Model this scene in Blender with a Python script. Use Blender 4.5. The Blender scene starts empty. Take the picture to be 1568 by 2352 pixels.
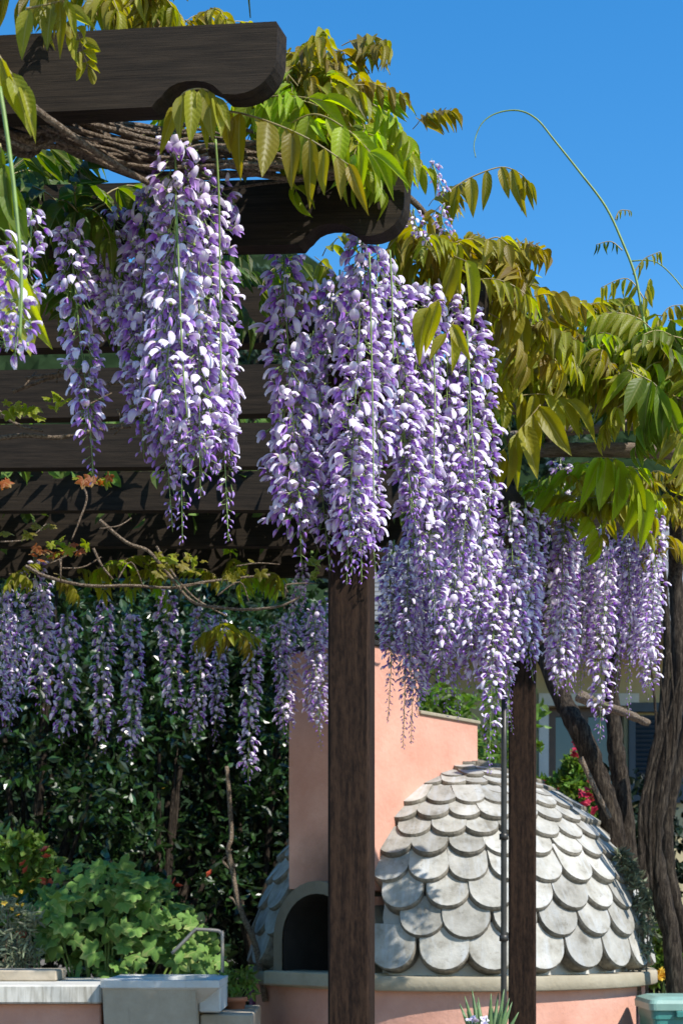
import bpy, math, random
import numpy as np
from mathutils import Vector, Matrix

random.seed(7); RNG = np.random.default_rng(7)
R = math.radians
SC = bpy.context.scene
COL = SC.collection

# ------------------------------------------------------------------ camera
FPX, CX, HY, CZ = 3266.0, 784.0, 2090.0, 1.40       # focal length and horizon in survey units, eye height in metres
def P(px, py, D):
    return Vector(((px - CX) / FPX * D, D, CZ + (HY - py) / FPX * D))
cam_d = bpy.data.cameras.new('camera'); cam = bpy.data.objects.new('camera', cam_d); COL.objects.link(cam)
cam.location = (0, 0, CZ); cam.rotation_euler = (R(90), 0, 0)
cam_d.sensor_fit = 'VERTICAL'; cam_d.sensor_height = 36; cam_d.sensor_width = 24; cam_d.lens = 36 * FPX / 2352
cam_d.shift_y = (HY - 1176) / 2352
cam_d.clip_start = 0.05; cam_d.clip_end = 600
cam_d.dof.use_dof = True; cam_d.dof.focus_distance = 3.5; cam_d.dof.aperture_fstop = 9
SC.camera = cam

# ------------------------------------------------------------------ sky, sun, exposure
SUN_AZ = R(130)      # clockwise from the view direction (+Y): right and a little behind the camera
SUN_EL = R(47)
sd = Vector((math.sin(SUN_AZ) * math.cos(SUN_EL), math.cos(SUN_AZ) * math.cos(SUN_EL), math.sin(SUN_EL)))
w = bpy.data.worlds.new('World'); SC.world = w; w.use_nodes = True
wn = w.node_tree.nodes; wl = w.node_tree.links; wn.clear()
sky = wn.new('ShaderNodeTexSky'); sky.sky_type = 'NISHITA'; sky.sun_disc = False
sky.sun_elevation = SUN_EL; sky.sun_rotation = SUN_AZ
sky.altitude = 0; sky.air_density = 1.15; sky.dust_density = 0.05; sky.ozone_density = 1.7
hs = wn.new('ShaderNodeHueSaturation'); hs.inputs['Saturation'].default_value = 1.42
bg = wn.new('ShaderNodeBackground'); bg.inputs[1].default_value = 0.15
wo = wn.new('ShaderNodeOutputWorld')
wl.new(sky.outputs[0], hs.inputs['Color']); wl.new(hs.outputs[0], bg.inputs[0]); wl.new(bg.outputs[0], wo.inputs[0])
sl = bpy.data.lights.new('sun', 'SUN'); sl.energy = 4.7; sl.angle = R(0.53); sl.color = (1.0, 0.95, 0.87)
sun = bpy.data.objects.new('sun', sl); COL.objects.link(sun); sun.rotation_euler = sd.to_track_quat('Z', 'Y').to_euler()
SC.view_settings.view_transform = 'Standard'; SC.view_settings.look = 'None'
SC.view_settings.exposure = 0.60; SC.view_settings.gamma = 1.0; SC.view_settings.use_curve_mapping = False
SC.render.engine = 'CYCLES'
SC.cycles.max_bounces = 6; SC.cycles.transmission_bounces = 4; SC.cycles.transparent_max_bounces = 6

# ------------------------------------------------------------------ materials
def new_mat(name):
    m = bpy.data.materials.new(name); m.use_nodes = True
    nt = m.node_tree; b = nt.nodes['Principled BSDF']
    return m, nt, b
def N(nt, t, **kw):
    n = nt.nodes.new(t)
    for k, v in kw.items():
        if k.startswith('i_'): n.inputs[k[2:].replace('_', ' ')].default_value = v
        else: setattr(n, k, v)
    return n
def ramp(nt, fac, stops):
    r = nt.nodes.new('ShaderNodeValToRGB'); e = r.color_ramp.elements
    while len(e) < len(stops): e.new(0.5)
    for k, (p, c) in enumerate(stops): e[k].position = p; e[k].color = (*c, 1)
    nt.links.new(fac, r.inputs[0]); return r.outputs[0]
def texco(nt, scale=(1, 1, 1), kind='Object'):
    tc = N(nt, 'ShaderNodeTexCoord'); mp = N(nt, 'ShaderNodeMapping'); mp.inputs['Scale'].default_value = scale
    nt.links.new(tc.outputs[kind], mp.inputs[0]); return mp.outputs[0]
def noise(nt, vec, scale, detail=5, rough=.6):
    n = N(nt, 'ShaderNodeTexNoise'); n.inputs['Scale'].default_value = scale; n.inputs['Detail'].default_value = detail
    n.inputs['Roughness'].default_value = rough
    if vec is not None: nt.links.new(vec, n.inputs['Vector'])
    return n.outputs['Fac']
def bump(nt, b, h, strength=.4, dist=.01):
    bp = N(nt, 'ShaderNodeBump'); bp.inputs['Strength'].default_value = strength; bp.inputs['Distance'].default_value = dist
    nt.links.new(h, bp.inputs['Height']); nt.links.new(bp.outputs[0], b.inputs['Normal'])
def mixc(nt, fac, a, c, mode='MIX'):
    m = nt.nodes.new('ShaderNodeMix'); m.data_type = 'RGBA'; m.blend_type = mode
    for s, v in ((m.inputs[0], fac), (m.inputs[6], a), (m.inputs[7], c)):
        if hasattr(v, 'links') or isinstance(v, bpy.types.NodeSocket): nt.links.new(v, s)
        elif isinstance(v, (int, float)): s.default_value = v
        else: s.default_value = (*v, 1)
    return m.outputs[2]
def mat_simple(name, col, rough=.6, var=.25, scale=8, bmp=.15, metal=0, coords='Object', stretch=(1, 1, 1)):
    m, nt, b = new_mat(name)
    v = texco(nt, stretch, coords); n = noise(nt, v, scale)
    lo = tuple(c * (1 - var) for c in col); hi = tuple(min(1, c * (1 + var)) for c in col)
    nt.links.new(ramp(nt, n, [(.3, lo), (.7, hi)]), b.inputs['Base Color'])
    b.inputs['Roughness'].default_value = rough; b.inputs['Metallic'].default_value = metal
    if bmp: bump(nt, b, noise(nt, v, scale * 6), bmp, .004)
    return m
def mat_wood(name, dark, light, along=(1, 14, 14), rough=.75):
    m, nt, b = new_mat(name)
    v = texco(nt, along); n = noise(nt, v, 6, 8, .65)
    v2 = texco(nt, (along[0] * .6, along[1] * 4, along[2] * 4)); n2 = noise(nt, v2, 9, 4, .7)
    ms = N(nt, 'ShaderNodeMath', operation='MULTIPLY_ADD'); ms.inputs[1].default_value = .5
    nt.links.new(n2, ms.inputs[0])
    h = N(nt, 'ShaderNodeMath', operation='MULTIPLY'); h.inputs[1].default_value = .55; nt.links.new(n, h.inputs[0]); nt.links.new(h.outputs[0], ms.inputs[2])
    c = ramp(nt, ms.outputs[0], [(.30, tuple(x * .45 for x in dark)), (.44, dark), (.62, light)])
    nt.links.new(c, b.inputs['Base Color']); b.inputs['Roughness'].default_value = rough; b.inputs['Specular IOR Level'].default_value = .12
    bump(nt, b, ms.outputs[0], .5, .004)
    return m
M = {}
M['wood'] = mat_wood('stained_timber', (.013, .010, .007), (.033, .024, .016))
M['wood_post'] = mat_wood('stained_post_timber', (.011, .006, .004), (.036, .020, .012), (14, 14, 1))
M['log'] = mat_wood('weathered_pole', (.10, .075, .055), (.24, .19, .15))
def mat_bark(name, a, c, sc=(16, 16, 3)):
    m, nt, b = new_mat(name)
    v = texco(nt, sc); n = noise(nt, v, 5, 8, .7)
    nt.links.new(ramp(nt, n, [(.32, tuple(x * .35 for x in a)), (.48, a), (.68, c)]), b.inputs['Base Color'])
    b.inputs['Roughness'].default_value = .9; b.inputs['Specular IOR Level'].default_value = .15; bump(nt, b, n, 1.0, .03)
    return m
M['bark'] = mat_bark('old_bark', (.035, .026, .019), (.12, .095, .07))
M['twig'] = mat_bark('pale_vine_bark', (.25, .185, .13), (.56, .46, .36), (30, 30, 30))
M['stem'] = mat_simple('green_stem', (.16, .24, .05), .5, .3, 30, 0)
M['bronze_stem'] = mat_simple('bronze_stem', (.28, .22, .09), .5, .3, 30, 0)

def mat_leaf(name, use_obj_color=True, base=(.1, .16, .03), trans=.48, spec=.25, rough=.45, veins=True, var=.35):
    m, nt, b = new_mat(name)
    at = N(nt, 'ShaderNodeAttribute'); at.attribute_name = 'pt'
    sep = N(nt, 'ShaderNodeSeparateColor'); nt.links.new(at.outputs['Color'], sep.inputs[0])
    if use_obj_color:
        oi = N(nt, 'ShaderNodeObjectInfo'); col = oi.outputs['Color']
    else:
        rgb = N(nt, 'ShaderNodeRGB'); rgb.outputs[0].default_value = (*base, 1); col = rgb.outputs[0]
    # leaf to leaf variation: value and a shift towards bronze
    mr = N(nt, 'ShaderNodeMapRange'); mr.inputs[3].default_value = 1 - var; mr.inputs[4].default_value = 1 + var
    nt.links.new(sep.outputs[2], mr.inputs[0])
    hsv = N(nt, 'ShaderNodeHueSaturation'); nt.links.new(col, hsv.inputs['Color']); nt.links.new(mr.outputs[0], hsv.inputs['Value'])
    mh = N(nt, 'ShaderNodeMapRange'); mh.inputs[3].default_value = .48; mh.inputs[4].default_value = .515
    nt.links.new(sep.outputs[2], mh.inputs[0]); nt.links.new(mh.outputs[0], hsv.inputs['Hue'])
    col = hsv.outputs[0]
    tcx = N(nt, 'ShaderNodeTexCoord'); bl = noise(nt, tcx.outputs['Object'], 45, 4, .65)
    blm = N(nt, 'ShaderNodeMapRange'); blm.inputs[1].default_value = .5; blm.inputs[2].default_value = .72; blm.inputs[4].default_value = .45; nt.links.new(bl, blm.inputs[0])
    col = mixc(nt, blm.outputs[0], col, (.16, .10, .03) if use_obj_color else (base[0]*1.5, base[1]*.8, base[2]))
    if veins:   # side veins slanting away from a pale midrib
        av = N(nt, 'ShaderNodeMath', operation='ABSOLUTE'); nt.links.new(sep.outputs[1], av.inputs[0])
        k = N(nt, 'ShaderNodeMath', operation='MULTIPLY_ADD'); k.inputs[1].default_value = -.22
        nt.links.new(av.outputs[0], k.inputs[0]); nt.links.new(sep.outputs[0], k.inputs[2])
        s = N(nt, 'ShaderNodeMath', operation='MULTIPLY'); s.inputs[1].default_value = 62; nt.links.new(k.outputs[0], s.inputs[0])
        sn = N(nt, 'ShaderNodeMath', operation='SINE'); nt.links.new(s.outputs[0], sn.inputs[0])
        bump(nt, b, sn.outputs[0], .16, .0012)
        mid = N(nt, 'ShaderNodeMapRange'); mid.inputs[1].default_value = .0; mid.inputs[2].default_value = .12
        mid.inputs[3].default_value = .45; mid.inputs[4].default_value = 0; nt.links.new(av.outputs[0], mid.inputs[0])
        col = mixc(nt, mid.outputs[0], col, (.42, .40, .16))
    nt.links.new(col, b.inputs['Base Color'])
    b.inputs['Roughness'].default_value = rough; b.inputs['Specular IOR Level'].default_value = spec
    tr = N(nt, 'ShaderNodeBsdfTranslucent')
    hs2 = N(nt, 'ShaderNodeHueSaturation'); hs2.inputs['Saturation'].default_value = 1.15; hs2.inputs['Value'].default_value = 1.9
    nt.links.new(col, hs2.inputs['Color']); nt.links.new(hs2.outputs[0], tr.inputs[0])
    mx = N(nt, 'ShaderNodeMixShader'); mx.inputs[0].default_value = trans
    out = nt.nodes['Material Output']
    nt.links.new(b.outputs[0], mx.inputs[1]); nt.links.new(tr.outputs[0], mx.inputs[2]); nt.links.new(mx.outputs[0], out.inputs[0])
    return m
M['leaf'] = mat_leaf('wisteria_leaf')
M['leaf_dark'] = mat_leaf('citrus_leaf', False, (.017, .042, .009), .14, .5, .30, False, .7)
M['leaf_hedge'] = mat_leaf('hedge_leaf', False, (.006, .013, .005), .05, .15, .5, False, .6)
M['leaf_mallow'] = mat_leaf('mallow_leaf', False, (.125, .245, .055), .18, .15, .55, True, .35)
M['leaf_bush'] = mat_leaf('bush_leaf', False, (.10, .17, .03), .3, .3, .5, False, .5)
M['leaf_olive'] = mat_leaf('grey_leaf', False, (.16, .19, .12), .2, .3, .5, False, .4)
M['leaf_pine'] = mat_leaf('far_tree_leaf', False, (.03, .06, .035), .1, .2, .6, False, .5)

def mat_petal(name, base, tip, spot=None, trans=.3, sv=.25):
    m, nt, b = new_mat(name)
    at = N(nt, 'ShaderNodeAttribute'); at.attribute_name = 'pt'
    sep = N(nt, 'ShaderNodeSeparateColor'); nt.links.new(at.outputs['Color'], sep.inputs[0])
    col = ramp(nt, sep.outputs[0], [(.05, spot or base), (.28, base), (.62, tip)])
    mr = N(nt, 'ShaderNodeMapRange'); mr.inputs[3].default_value = 1-sv; mr.inputs[4].default_value = 1+sv
    nt.links.new(sep.outputs[2], mr.inputs[0])
    hsv = N(nt, 'ShaderNodeHueSaturation'); nt.links.new(col, hsv.inputs['Color']); nt.links.new(mr.outputs[0], hsv.inputs['Saturation'])
    nt.links.new(hsv.outputs[0], b.inputs['Base Color']); b.inputs['Roughness'].default_value = .55
    b.inputs['Specular IOR Level'].default_value = .25
    tr = N(nt, 'ShaderNodeBsdfTranslucent'); nt.links.new(hsv.outputs[0], tr.inputs[0])
    mx = N(nt, 'ShaderNodeMixShader'); mx.inputs[0].default_value = trans
    nt.links.new(b.outputs[0], mx.inputs[1]); nt.links.new(tr.outputs[0], mx.inputs[2])
    nt.links.new(mx.outputs[0], nt.nodes['Material Output'].inputs[0])
    return m
M['banner'] = mat_petal('banner_petal', (.64, .48, .81), (.84, .77, .90), (.68, .62, .52))
M['wing'] = mat_petal('wing_petal', (.33, .15, .53), (.54, .34, .77))
M['calyx'] = mat_simple('calyx', (.12, .05, .09), .6, .3, 30, 0)

# plaster, concrete, stone
def mat_plaster(name, a, c, stain=(.25, .22, .17)):
    m, nt, b = new_mat(name)
    v = texco(nt); n = noise(nt, v, 3.2, 8, .65); f = noise(nt, v, 40, 4)
    col = ramp(nt, n, [(.32, a), (.68, c)])
    vs = texco(nt, (9, 9, 1.2)); s = noise(nt, vs, 2.5, 6, .7)
    sm = N(nt, 'ShaderNodeMapRange'); sm.inputs[1].default_value = .60; sm.inputs[2].default_value = .78; sm.inputs[4].default_value = .45
    nt.links.new(s, sm.inputs[0]); col = mixc(nt, sm.outputs[0], col, stain)
    nt.links.new(col, b.inputs['Base Color']); b.inputs['Roughness'].default_value = .9
    bump(nt, b, f, .4, .008)
    return m
M['pink'] = mat_plaster('salmon_plaster', (.50, .24, .17), (.63, .345, .26), (.38, .20, .15))
def soot_plaster(c):
    m = M['pink'].copy(); m.name = 'sooty_salmon_plaster'; nt = m.node_tree; b = nt.nodes['Principled BSDF']
    src = b.inputs['Base Color'].links[0].from_socket
    tc = N(nt, 'ShaderNodeTexCoord'); vm = N(nt, 'ShaderNodeVectorMath', operation='DISTANCE'); vm.inputs[1].default_value = c
    nt.links.new(tc.outputs['Object'], vm.inputs[0])
    nz = noise(nt, tc.outputs['Object'], 7, 5); ad = N(nt, 'ShaderNodeMath', operation='MULTIPLY_ADD'); ad.inputs[1].default_value = .18
    nt.links.new(nz, ad.inputs[0]); nt.links.new(vm.outputs['Value'], ad.inputs[2])
    mr = N(nt, 'ShaderNodeMapRange'); mr.inputs[1].default_value = .14; mr.inputs[2].default_value = .36; mr.inputs[3].default_value = .75; mr.inputs[4].default_value = 0
    nt.links.new(ad.outputs[0], mr.inputs[0]); nt.links.new(mixc(nt, mr.outputs[0], src, (.05, .03, .022)), b.inputs['Base Color']); return m
M['facade'] = mat_plaster('grey_mortar', (.10, .085, .06), (.17, .15, .115), (.04, .033, .025))
M['house'] = mat_plaster('ochre_wall', (.36, .30, .17), (.42, .36, .21), (.30, .26, .16))
M['white'] = mat_plaster('white_paint', (.42, .42, .40), (.60, .60, .58), (.20, .18, .14))
def mat_tile():
    m, nt, b = new_mat('whitewashed_concrete')
    v = texco(nt); oi = N(nt, 'ShaderNodeObjectInfo')
    ad = N(nt, 'ShaderNodeVectorMath', operation='ADD'); nt.links.new(v, ad.inputs[0])
    cmb = N(nt, 'ShaderNodeCombineXYZ'); mu = N(nt, 'ShaderNodeMath', operation='MULTIPLY'); mu.inputs[1].default_value = 37
    nt.links.new(oi.outputs['Random'], mu.inputs[0]); nt.links.new(mu.outputs[0], cmb.inputs[0]); nt.links.new(mu.outputs[0], cmb.inputs[1])
    nt.links.new(cmb.outputs[0], ad.inputs[1])
    n = noise(nt, ad.outputs[0], 9, 8, .65)
    col = ramp(nt, n, [(.28, (.17, .155, .125)), (.44, (.32, .305, .265)), (.68, (.46, .445, .405))])
    st = N(nt, 'ShaderNodeMapping'); st.inputs['Scale'].default_value = (20, 4, 20); nt.links.new(ad.outputs[0], st.inputs[0])
    s = noise(nt, st.outputs[0], 1.6, 5, .6)     # streaks of limewash running down the slab
    sm = N(nt, 'ShaderNodeMapRange'); sm.inputs[1].default_value = .5; sm.inputs[2].default_value = .75; sm.inputs[4].default_value = .6
    nt.links.new(s, sm.inputs[0]); col = mixc(nt, sm.outputs[0], col, (.47, .50, .53))
    lc = noise(nt, ad.outputs[0], 22, 6, .75); lm_ = N(nt, 'ShaderNodeMapRange'); lm_.inputs[1].default_value = .58; lm_.inputs[2].default_value = .68; lm_.inputs[4].default_value = .6
    nt.links.new(lc, lm_.inputs[0]); col = mixc(nt, lm_.outputs[0], col, (.16, .145, .11))
    # slab edges darker than the face
    at = N(nt, 'ShaderNodeAttribute'); at.attribute_name = 'pt'; sep = N(nt, 'ShaderNodeSeparateColor'); nt.links.new(at.outputs['Color'], sep.inputs[0])
    e2 = N(nt, 'ShaderNodeMath', operation='MULTIPLY'); nt.links.new(sep.outputs[0], e2.inputs[0]); e2.inputs[1].default_value = .95
    ed = ramp(nt, noise(nt, ad.outputs[0], 26, 5, .7), [(.3, (.06, .05, .035)), (.7, (.27, .24, .19))])
    col = mixc(nt, e2.outputs[0], col, ed)
    pv = N(nt, 'ShaderNodeMapRange'); pv.inputs[3].default_value = .72; pv.inputs[4].default_value = 1.12; nt.links.new(oi.outputs['Random'], pv.inputs[0])
    hv = N(nt, 'ShaderNodeHueSaturation'); nt.links.new(col, hv.inputs['Color']); nt.links.new(pv.outputs[0], hv.inputs['Value']); col = hv.outputs[0]
    nt.links.new(col, b.inputs['Base Color']); b.inputs['Roughness'].default_value = .88
    bump(nt, b, noise(nt, ad.outputs[0], 45, 6, .7), .5, .006)
    return m
M['tile'] = mat_tile()
M['mortar'] = mat_plaster('pale_mortar', (.42, .41, .38), (.58, .57, .54), (.22, .2, .17))
M['ledge'] = mat_plaster('ledge_concrete', (.24, .205, .14), (.36, .315, .23), (.12, .10, .06))
def mat_slab():
    m, nt, b = new_mat('stained_white_slab')
    v = texco(nt, (22, 22, 2.2)); s = noise(nt, v, 1.5, 7, .72); v2 = texco(nt); n = noise(nt, v2, 5, 6)
    col = ramp(nt, n, [(.3, (.42, .40, .35)), (.7, (.58, .57, .53))])
    sm = N(nt, 'ShaderNodeMapRange'); sm.inputs[1].default_value = .45; sm.inputs[2].default_value = .72; sm.inputs[4].default_value = .85
    nt.links.new(s, sm.inputs[0])
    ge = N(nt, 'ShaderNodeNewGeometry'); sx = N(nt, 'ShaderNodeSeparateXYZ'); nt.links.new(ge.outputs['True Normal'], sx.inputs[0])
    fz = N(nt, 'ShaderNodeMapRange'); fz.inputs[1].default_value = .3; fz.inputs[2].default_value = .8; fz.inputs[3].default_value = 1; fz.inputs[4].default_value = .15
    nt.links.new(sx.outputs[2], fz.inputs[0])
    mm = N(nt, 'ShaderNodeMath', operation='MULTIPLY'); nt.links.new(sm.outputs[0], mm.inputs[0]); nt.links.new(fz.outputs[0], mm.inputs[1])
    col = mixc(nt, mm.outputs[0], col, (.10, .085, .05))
    nt.links.new(col, b.inputs['Base Color']); b.inputs['Roughness'].default_value = .8
    bump(nt, b, n, .2, .004); return m
M['slab'] = mat_slab()
M['stone'] = mat_plaster('grey_stone', (.27, .22, .155), (.43, .365, .28), (.11, .09, .065))
M['soot'] = mat_simple('soot', (.012, .011, .010), .95, .4, 10, .2)
M['slate'] = mat_simple('slate_shingle', (.17, .165, .16), .7, .35, 9, .3)
M['teal'] = mat_simple('teal_plastic', (.04, .19, .165), .42, .1, 14, .05)
M['shutter'] = mat_simple('dark_blue_shutter', (.006, .022, .040), .5, .25, 12, .05)
M['frame'] = mat_simple('brown_window_frame', (.055, .028, .018), .5, .3, 12, .05)
M['metal'] = mat_simple('grey_galvanised_steel', (.26, .235, .21), .45, .2, 20, .05, .6)
M['rod'] = mat_simple('dark_pipe', (.035, .032, .028), .45, .3, 20, .05, .3)
M['terracotta'] = mat_simple('terracotta', (.36, .13, .065), .8, .25, 12, .15)
M['red'] = mat_petal('red_flower', (.36, .006, .03), (.46, .015, .06), None, .25, .02)
M['orange'] = mat_petal('coral_flower', (.60, .06, .03), (.70, .13, .06), None, .25, .02)
M['yellow'] = mat_petal('yellow_flower', (.75, .40, .03), (.80, .55, .06), None, .25, .02)
M['lemon'] = mat_simple('lemon_peel', (.72, .45, .03), .45, .12, 30, .2)
M['blue'] = mat_simple('blue_plastic', (.02, .13, .55), .4, .1, 10, 0)
M['magenta'] = mat_simple('magenta_plastic', (.16, .01, .085), .45, .1, 10, 0)
M['soil'] = mat_simple('soil', (.06, .04, .028), .95, .4, 20, .6)
M['paving'] = mat_simple('paving', (.13, .105, .08), .85, .2, 3, .3)
M['hill'] = mat_simple('wooded_hill', (.014, .025, .011), .95, .6, .35, .0); M['hill'].node_tree.nodes['Principled BSDF'].inputs['Specular IOR Level'].default_value = 0
mg, nt, b = new_mat('window_glass'); b.inputs['Base Color'].default_value = (.03, .075, .09, 1); b.inputs['Roughness'].default_value = .08; M['glass'] = mg

# ------------------------------------------------------------------ mesh builder
class MB:
    def __init__(s): s.v = []; s.f = []; s.fm = []; s.pt = []; s.n = 0
    def add(s, v, f, m=0, pt=None):
        v = np.asarray(v, dtype=np.float64); k = len(v)
        s.v.append(v); s.f += [tuple(i + s.n for i in q) for q in f]
        s.fm += ([m] * len(f) if isinstance(m, int) else list(m))
        s.pt.append(np.zeros((k, 3)) if pt is None else np.asarray(pt, float)); s.n += k
    def build(s, name, mats, parent=None, smooth=True, loc=None, pivot=None):
        me = bpy.data.meshes.new(name)
        V = np.concatenate(s.v) if s.v else np.zeros((0, 3))
        if pivot is not None: V = V - np.array(pivot)
        fl = np.fromiter((i for q in s.f for i in q), dtype=np.int32)
        tot = np.fromiter((len(q) for q in s.f), dtype=np.int32); st = np.concatenate([[0], np.cumsum(tot)[:-1]]).astype(np.int32)
        me.vertices.add(len(V)); me.vertices.foreach_set('co', V.astype(np.float32).ravel())
        me.loops.add(len(fl)); me.loops.foreach_set('vertex_index', fl)
        me.polygons.add(len(tot)); me.polygons.foreach_set('loop_start', st); me.polygons.foreach_set('loop_total', tot)
        me.polygons.foreach_set('material_index', np.array(s.fm, dtype=np.int32))
        me.polygons.foreach_set('use_smooth', np.full(len(tot), bool(smooth)))
        for m in (mats if isinstance(mats, (list, tuple)) else [mats]): me.materials.append(m)
        a = me.attributes.new('pt', 'FLOAT_COLOR', 'POINT')
        pt = np.concatenate([np.concatenate(s.pt), np.ones((len(V), 1))], axis=1).astype(np.float32); a.data.foreach_set('color', pt.ravel())
        me.update(calc_edges=True); me.validate()
        o = bpy.data.objects.new(name, me); COL.objects.link(o)
        if parent is not None: o.parent = parent
        if pivot is not None: o.location = pivot
        elif loc is not None: o.location = loc
        return o
    # shapes
    def box(s, lo, hi, m=0, mtx=None):
        x0, y0, z0 = lo; x1, y1, z1 = hi
        v = np.array([(x0,y0,z0),(x1,y0,z0),(x1,y1,z0),(x0,y1,z0),(x0,y0,z1),(x1,y0,z1),(x1,y1,z1),(x0,y1,z1)], float)
        if mtx is not None: v = xf(v, mtx)
        s.add(v, [(0,3,2,1),(4,5,6,7),(0,1,5,4),(1,2,6,5),(2,3,7,6),(3,0,4,7)], m); return s
    def bevbox(s, lo, hi, bev=.006, m=0, mtx=None):
        x0, y0, z0 = lo; x1, y1, z1 = hi; b = bev
        ring = [(x0+b,y0),(x1-b,y0),(x1,y0+b),(x1,y1-b),(x1-b,y1),(x0+b,y1),(x0,y1-b),(x0,y0+b)]
        ins = [(x0+2*b,y0+b),(x1-2*b,y0+b),(x1-b,y0+2*b),(x1-b,y1-2*b),(x1-2*b,y1-b),(x0+2*b,y1-b),(x0+b,y1-2*b),(x0+b,y0+2*b)]
        v = [(x,y,z0) for x,y in ins]+[(x,y,z0+b) for x,y in ring]+[(x,y,z1-b) for x,y in ring]+[(x,y,z1) for x,y in ins]
        v = np.array(v, float)
        if mtx is not None: v = xf(v, mtx)
        f = [tuple(range(7,-1,-1)), tuple(range(24,32))]
        for r in range(3):
            for i in range(8): j=(i+1)%8; f.append((r*8+i,r*8+j,r*8+8+j,r*8+8+i))
        s.add(v, f, m); return s
    def prism(s, prof, y0, y1, m=0, mtx=None, shear=0.0, edge=False):
        n = len(prof); sh = shear
        v = [(x, y0, z) for x, z in prof] + [(x + sh, y1, z) for x, z in prof]
        v = np.array(v, float)
        if mtx is not None: v = xf(v, mtx)
        f = [tuple(range(n)), tuple(range(2*n-1, n-1, -1))] + [((i+1)%n, i, n+i, n+(i+1)%n) for i in range(n)]
        s.add(v, f, m); return s
    def tube(s, pts, r, sides=6, m=0, smooth=2, cap=True, wob=0):
        pts = [Vector(p) for p in pts]
        rr = list(r) if isinstance(r, (list, tuple)) else [r] * len(pts)
        if smooth > 1 and len(pts) > 2: pts, rr = crom(pts, rr, smooth)
        n = len(pts); v = []; f = []; up = Vector((.31, .2, .93)); pt = []
        for i, p in enumerate(pts):
            t = (pts[min(i+1, n-1)] - pts[max(i-1, 0)]).normalized()
            a = t.cross(up)
            if a.length < 1e-3: a = t.cross(Vector((1, 0, 0)))
            a.normalize(); b_ = t.cross(a)
            for k in range(sides):
                an = 2*math.pi*k/sides; q = rr[i] * (1 + (random.uniform(-wob, wob) if wob else 0))
                v.append(p + a*(math.cos(an)*q) + b_*(math.sin(an)*q)); pt.append((i/n, 0, .5))
        for i in range(n-1):
            for k in range(sides):
                j = (k+1) % sides; f.append((i*sides+k, i*sides+j, (i+1)*sides+j, (i+1)*sides+k))
        if cap: f.append(tuple(range(sides-1, -1, -1))); f.append(tuple((n-1)*sides+k for k in range(sides)))
        s.add(np.array([tuple(x) for x in v]), f, m, pt); return s
    def lathe(s, prof, c=(0,0,0), seg=24, m=0, a0=0, a1=2*math.pi):
        full = abs(a1-a0-2*math.pi) < 1e-6; k = seg if full else seg+1
        v = []; f = []
        for r, z in prof:
            for i in range(k):
                a = a0 + (a1-a0)*i/seg; v.append((c[0]+r*math.cos(a), c[1]+r*math.sin(a), c[2]+z))
        for j in range(len(prof)-1):
            for i in range(seg):
                i2 = (i+1) % k; f.append((j*k+i, j*k+i2, (j+1)*k+i2, (j+1)*k+i))
        s.add(np.array(v), f, m); return s
def xf(v, m):
    A = np.array(m); return v @ A[:3, :3].T + A[:3, 3]
def crom(pts, rr, k):
    out = []; ro = []
    n = len(pts)
    for i in range(n-1):
        p0, p1, p2, p3 = pts[max(i-1,0)], pts[i], pts[i+1], pts[min(i+2,n-1)]
        for j in range(k):
            t = j/k
            out.append(.5*((2*p1)+(p2-p0)*t+(2*p0-5*p1+4*p2-p3)*t*t+(3*p1-p0-3*p2+p3)*t**3)); ro.append(rr[i]*(1-t)+rr[i+1]*t)
    out.append(pts[-1]); ro.append(rr[-1]); return out, ro

def thing(name, label, cat, loc=(0,0,0), group=None):
    o = bpy.data.objects.new(name, None); COL.objects.link(o); o.location = loc; o.empty_display_size = .1
    o['label'] = label; o['category'] = cat
    if group: o['group'] = group
    bpy.context.view_layer.update() if False else None
    return o
def tag(o, label, cat, group=None):
    o['label'] = label; o['category'] = cat
    if group: o['group'] = group
    return o
def struct(o): o['kind'] = 'structure'; return o
def stuff(o): o['kind'] = 'stuff'; return o
def at(parent, v):     # world point to the parent's frame (parents are only translated)
    return Vector(v) - parent.location
def basis(x, up=(0,0,1), loc=(0,0,0), s=1.0):
    x = Vector(x).normalized(); y = Vector(up).cross(x)
    if y.length < 1e-4: y = Vector((0,1,0))
    y.normalize(); z = x.cross(y)
    m = Matrix((x, y, z)).transposed().to_4x4()
    m = m @ Matrix.Scale(s, 4); m.translation = Vector(loc); return m

# ------------------------------------------------------------------ setting: ground, hill
g = MB()
g.add([(-300,-40,0),(300,-40,0),(300,300,0),(-300,300,0)], [(0,1,2,3)])
struct(g.build('ground', M['paving'], smooth=False))

hb = MB(); nx, ny = 150, 44; hv = []; hf = []
def hill_h(x, y):
    t = min(1, max(0, (y-40)/75)); base = (53 if x < -4 else 53-16*min(1,(x+4)/9))*t**.8*(1 + .10*math.sin(x*.045+1.2) + .06*math.sin(x*.11))
    return base + (1.3*math.sin(x*.8+y*.3)*math.sin(y*.9-x*.2)+.9*math.sin(x*1.7)*math.cos(y*1.3+x*.4))*min(1, t*6)
for j in range(ny+1):
    for i in range(nx+1):
        x = -110+220*i/nx; y = 40+90*j/ny; hv.append((x, y, hill_h(x, y)-.5+random.uniform(-.5,.5)))
for j in range(ny):
    for i in range(nx): a = j*(nx+1)+i; hf.append((a,a+1,a+nx+2,a+nx+1))
hb.add(hv, hf); struct(hb.build('hill', M['hill'], smooth=False))

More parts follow.
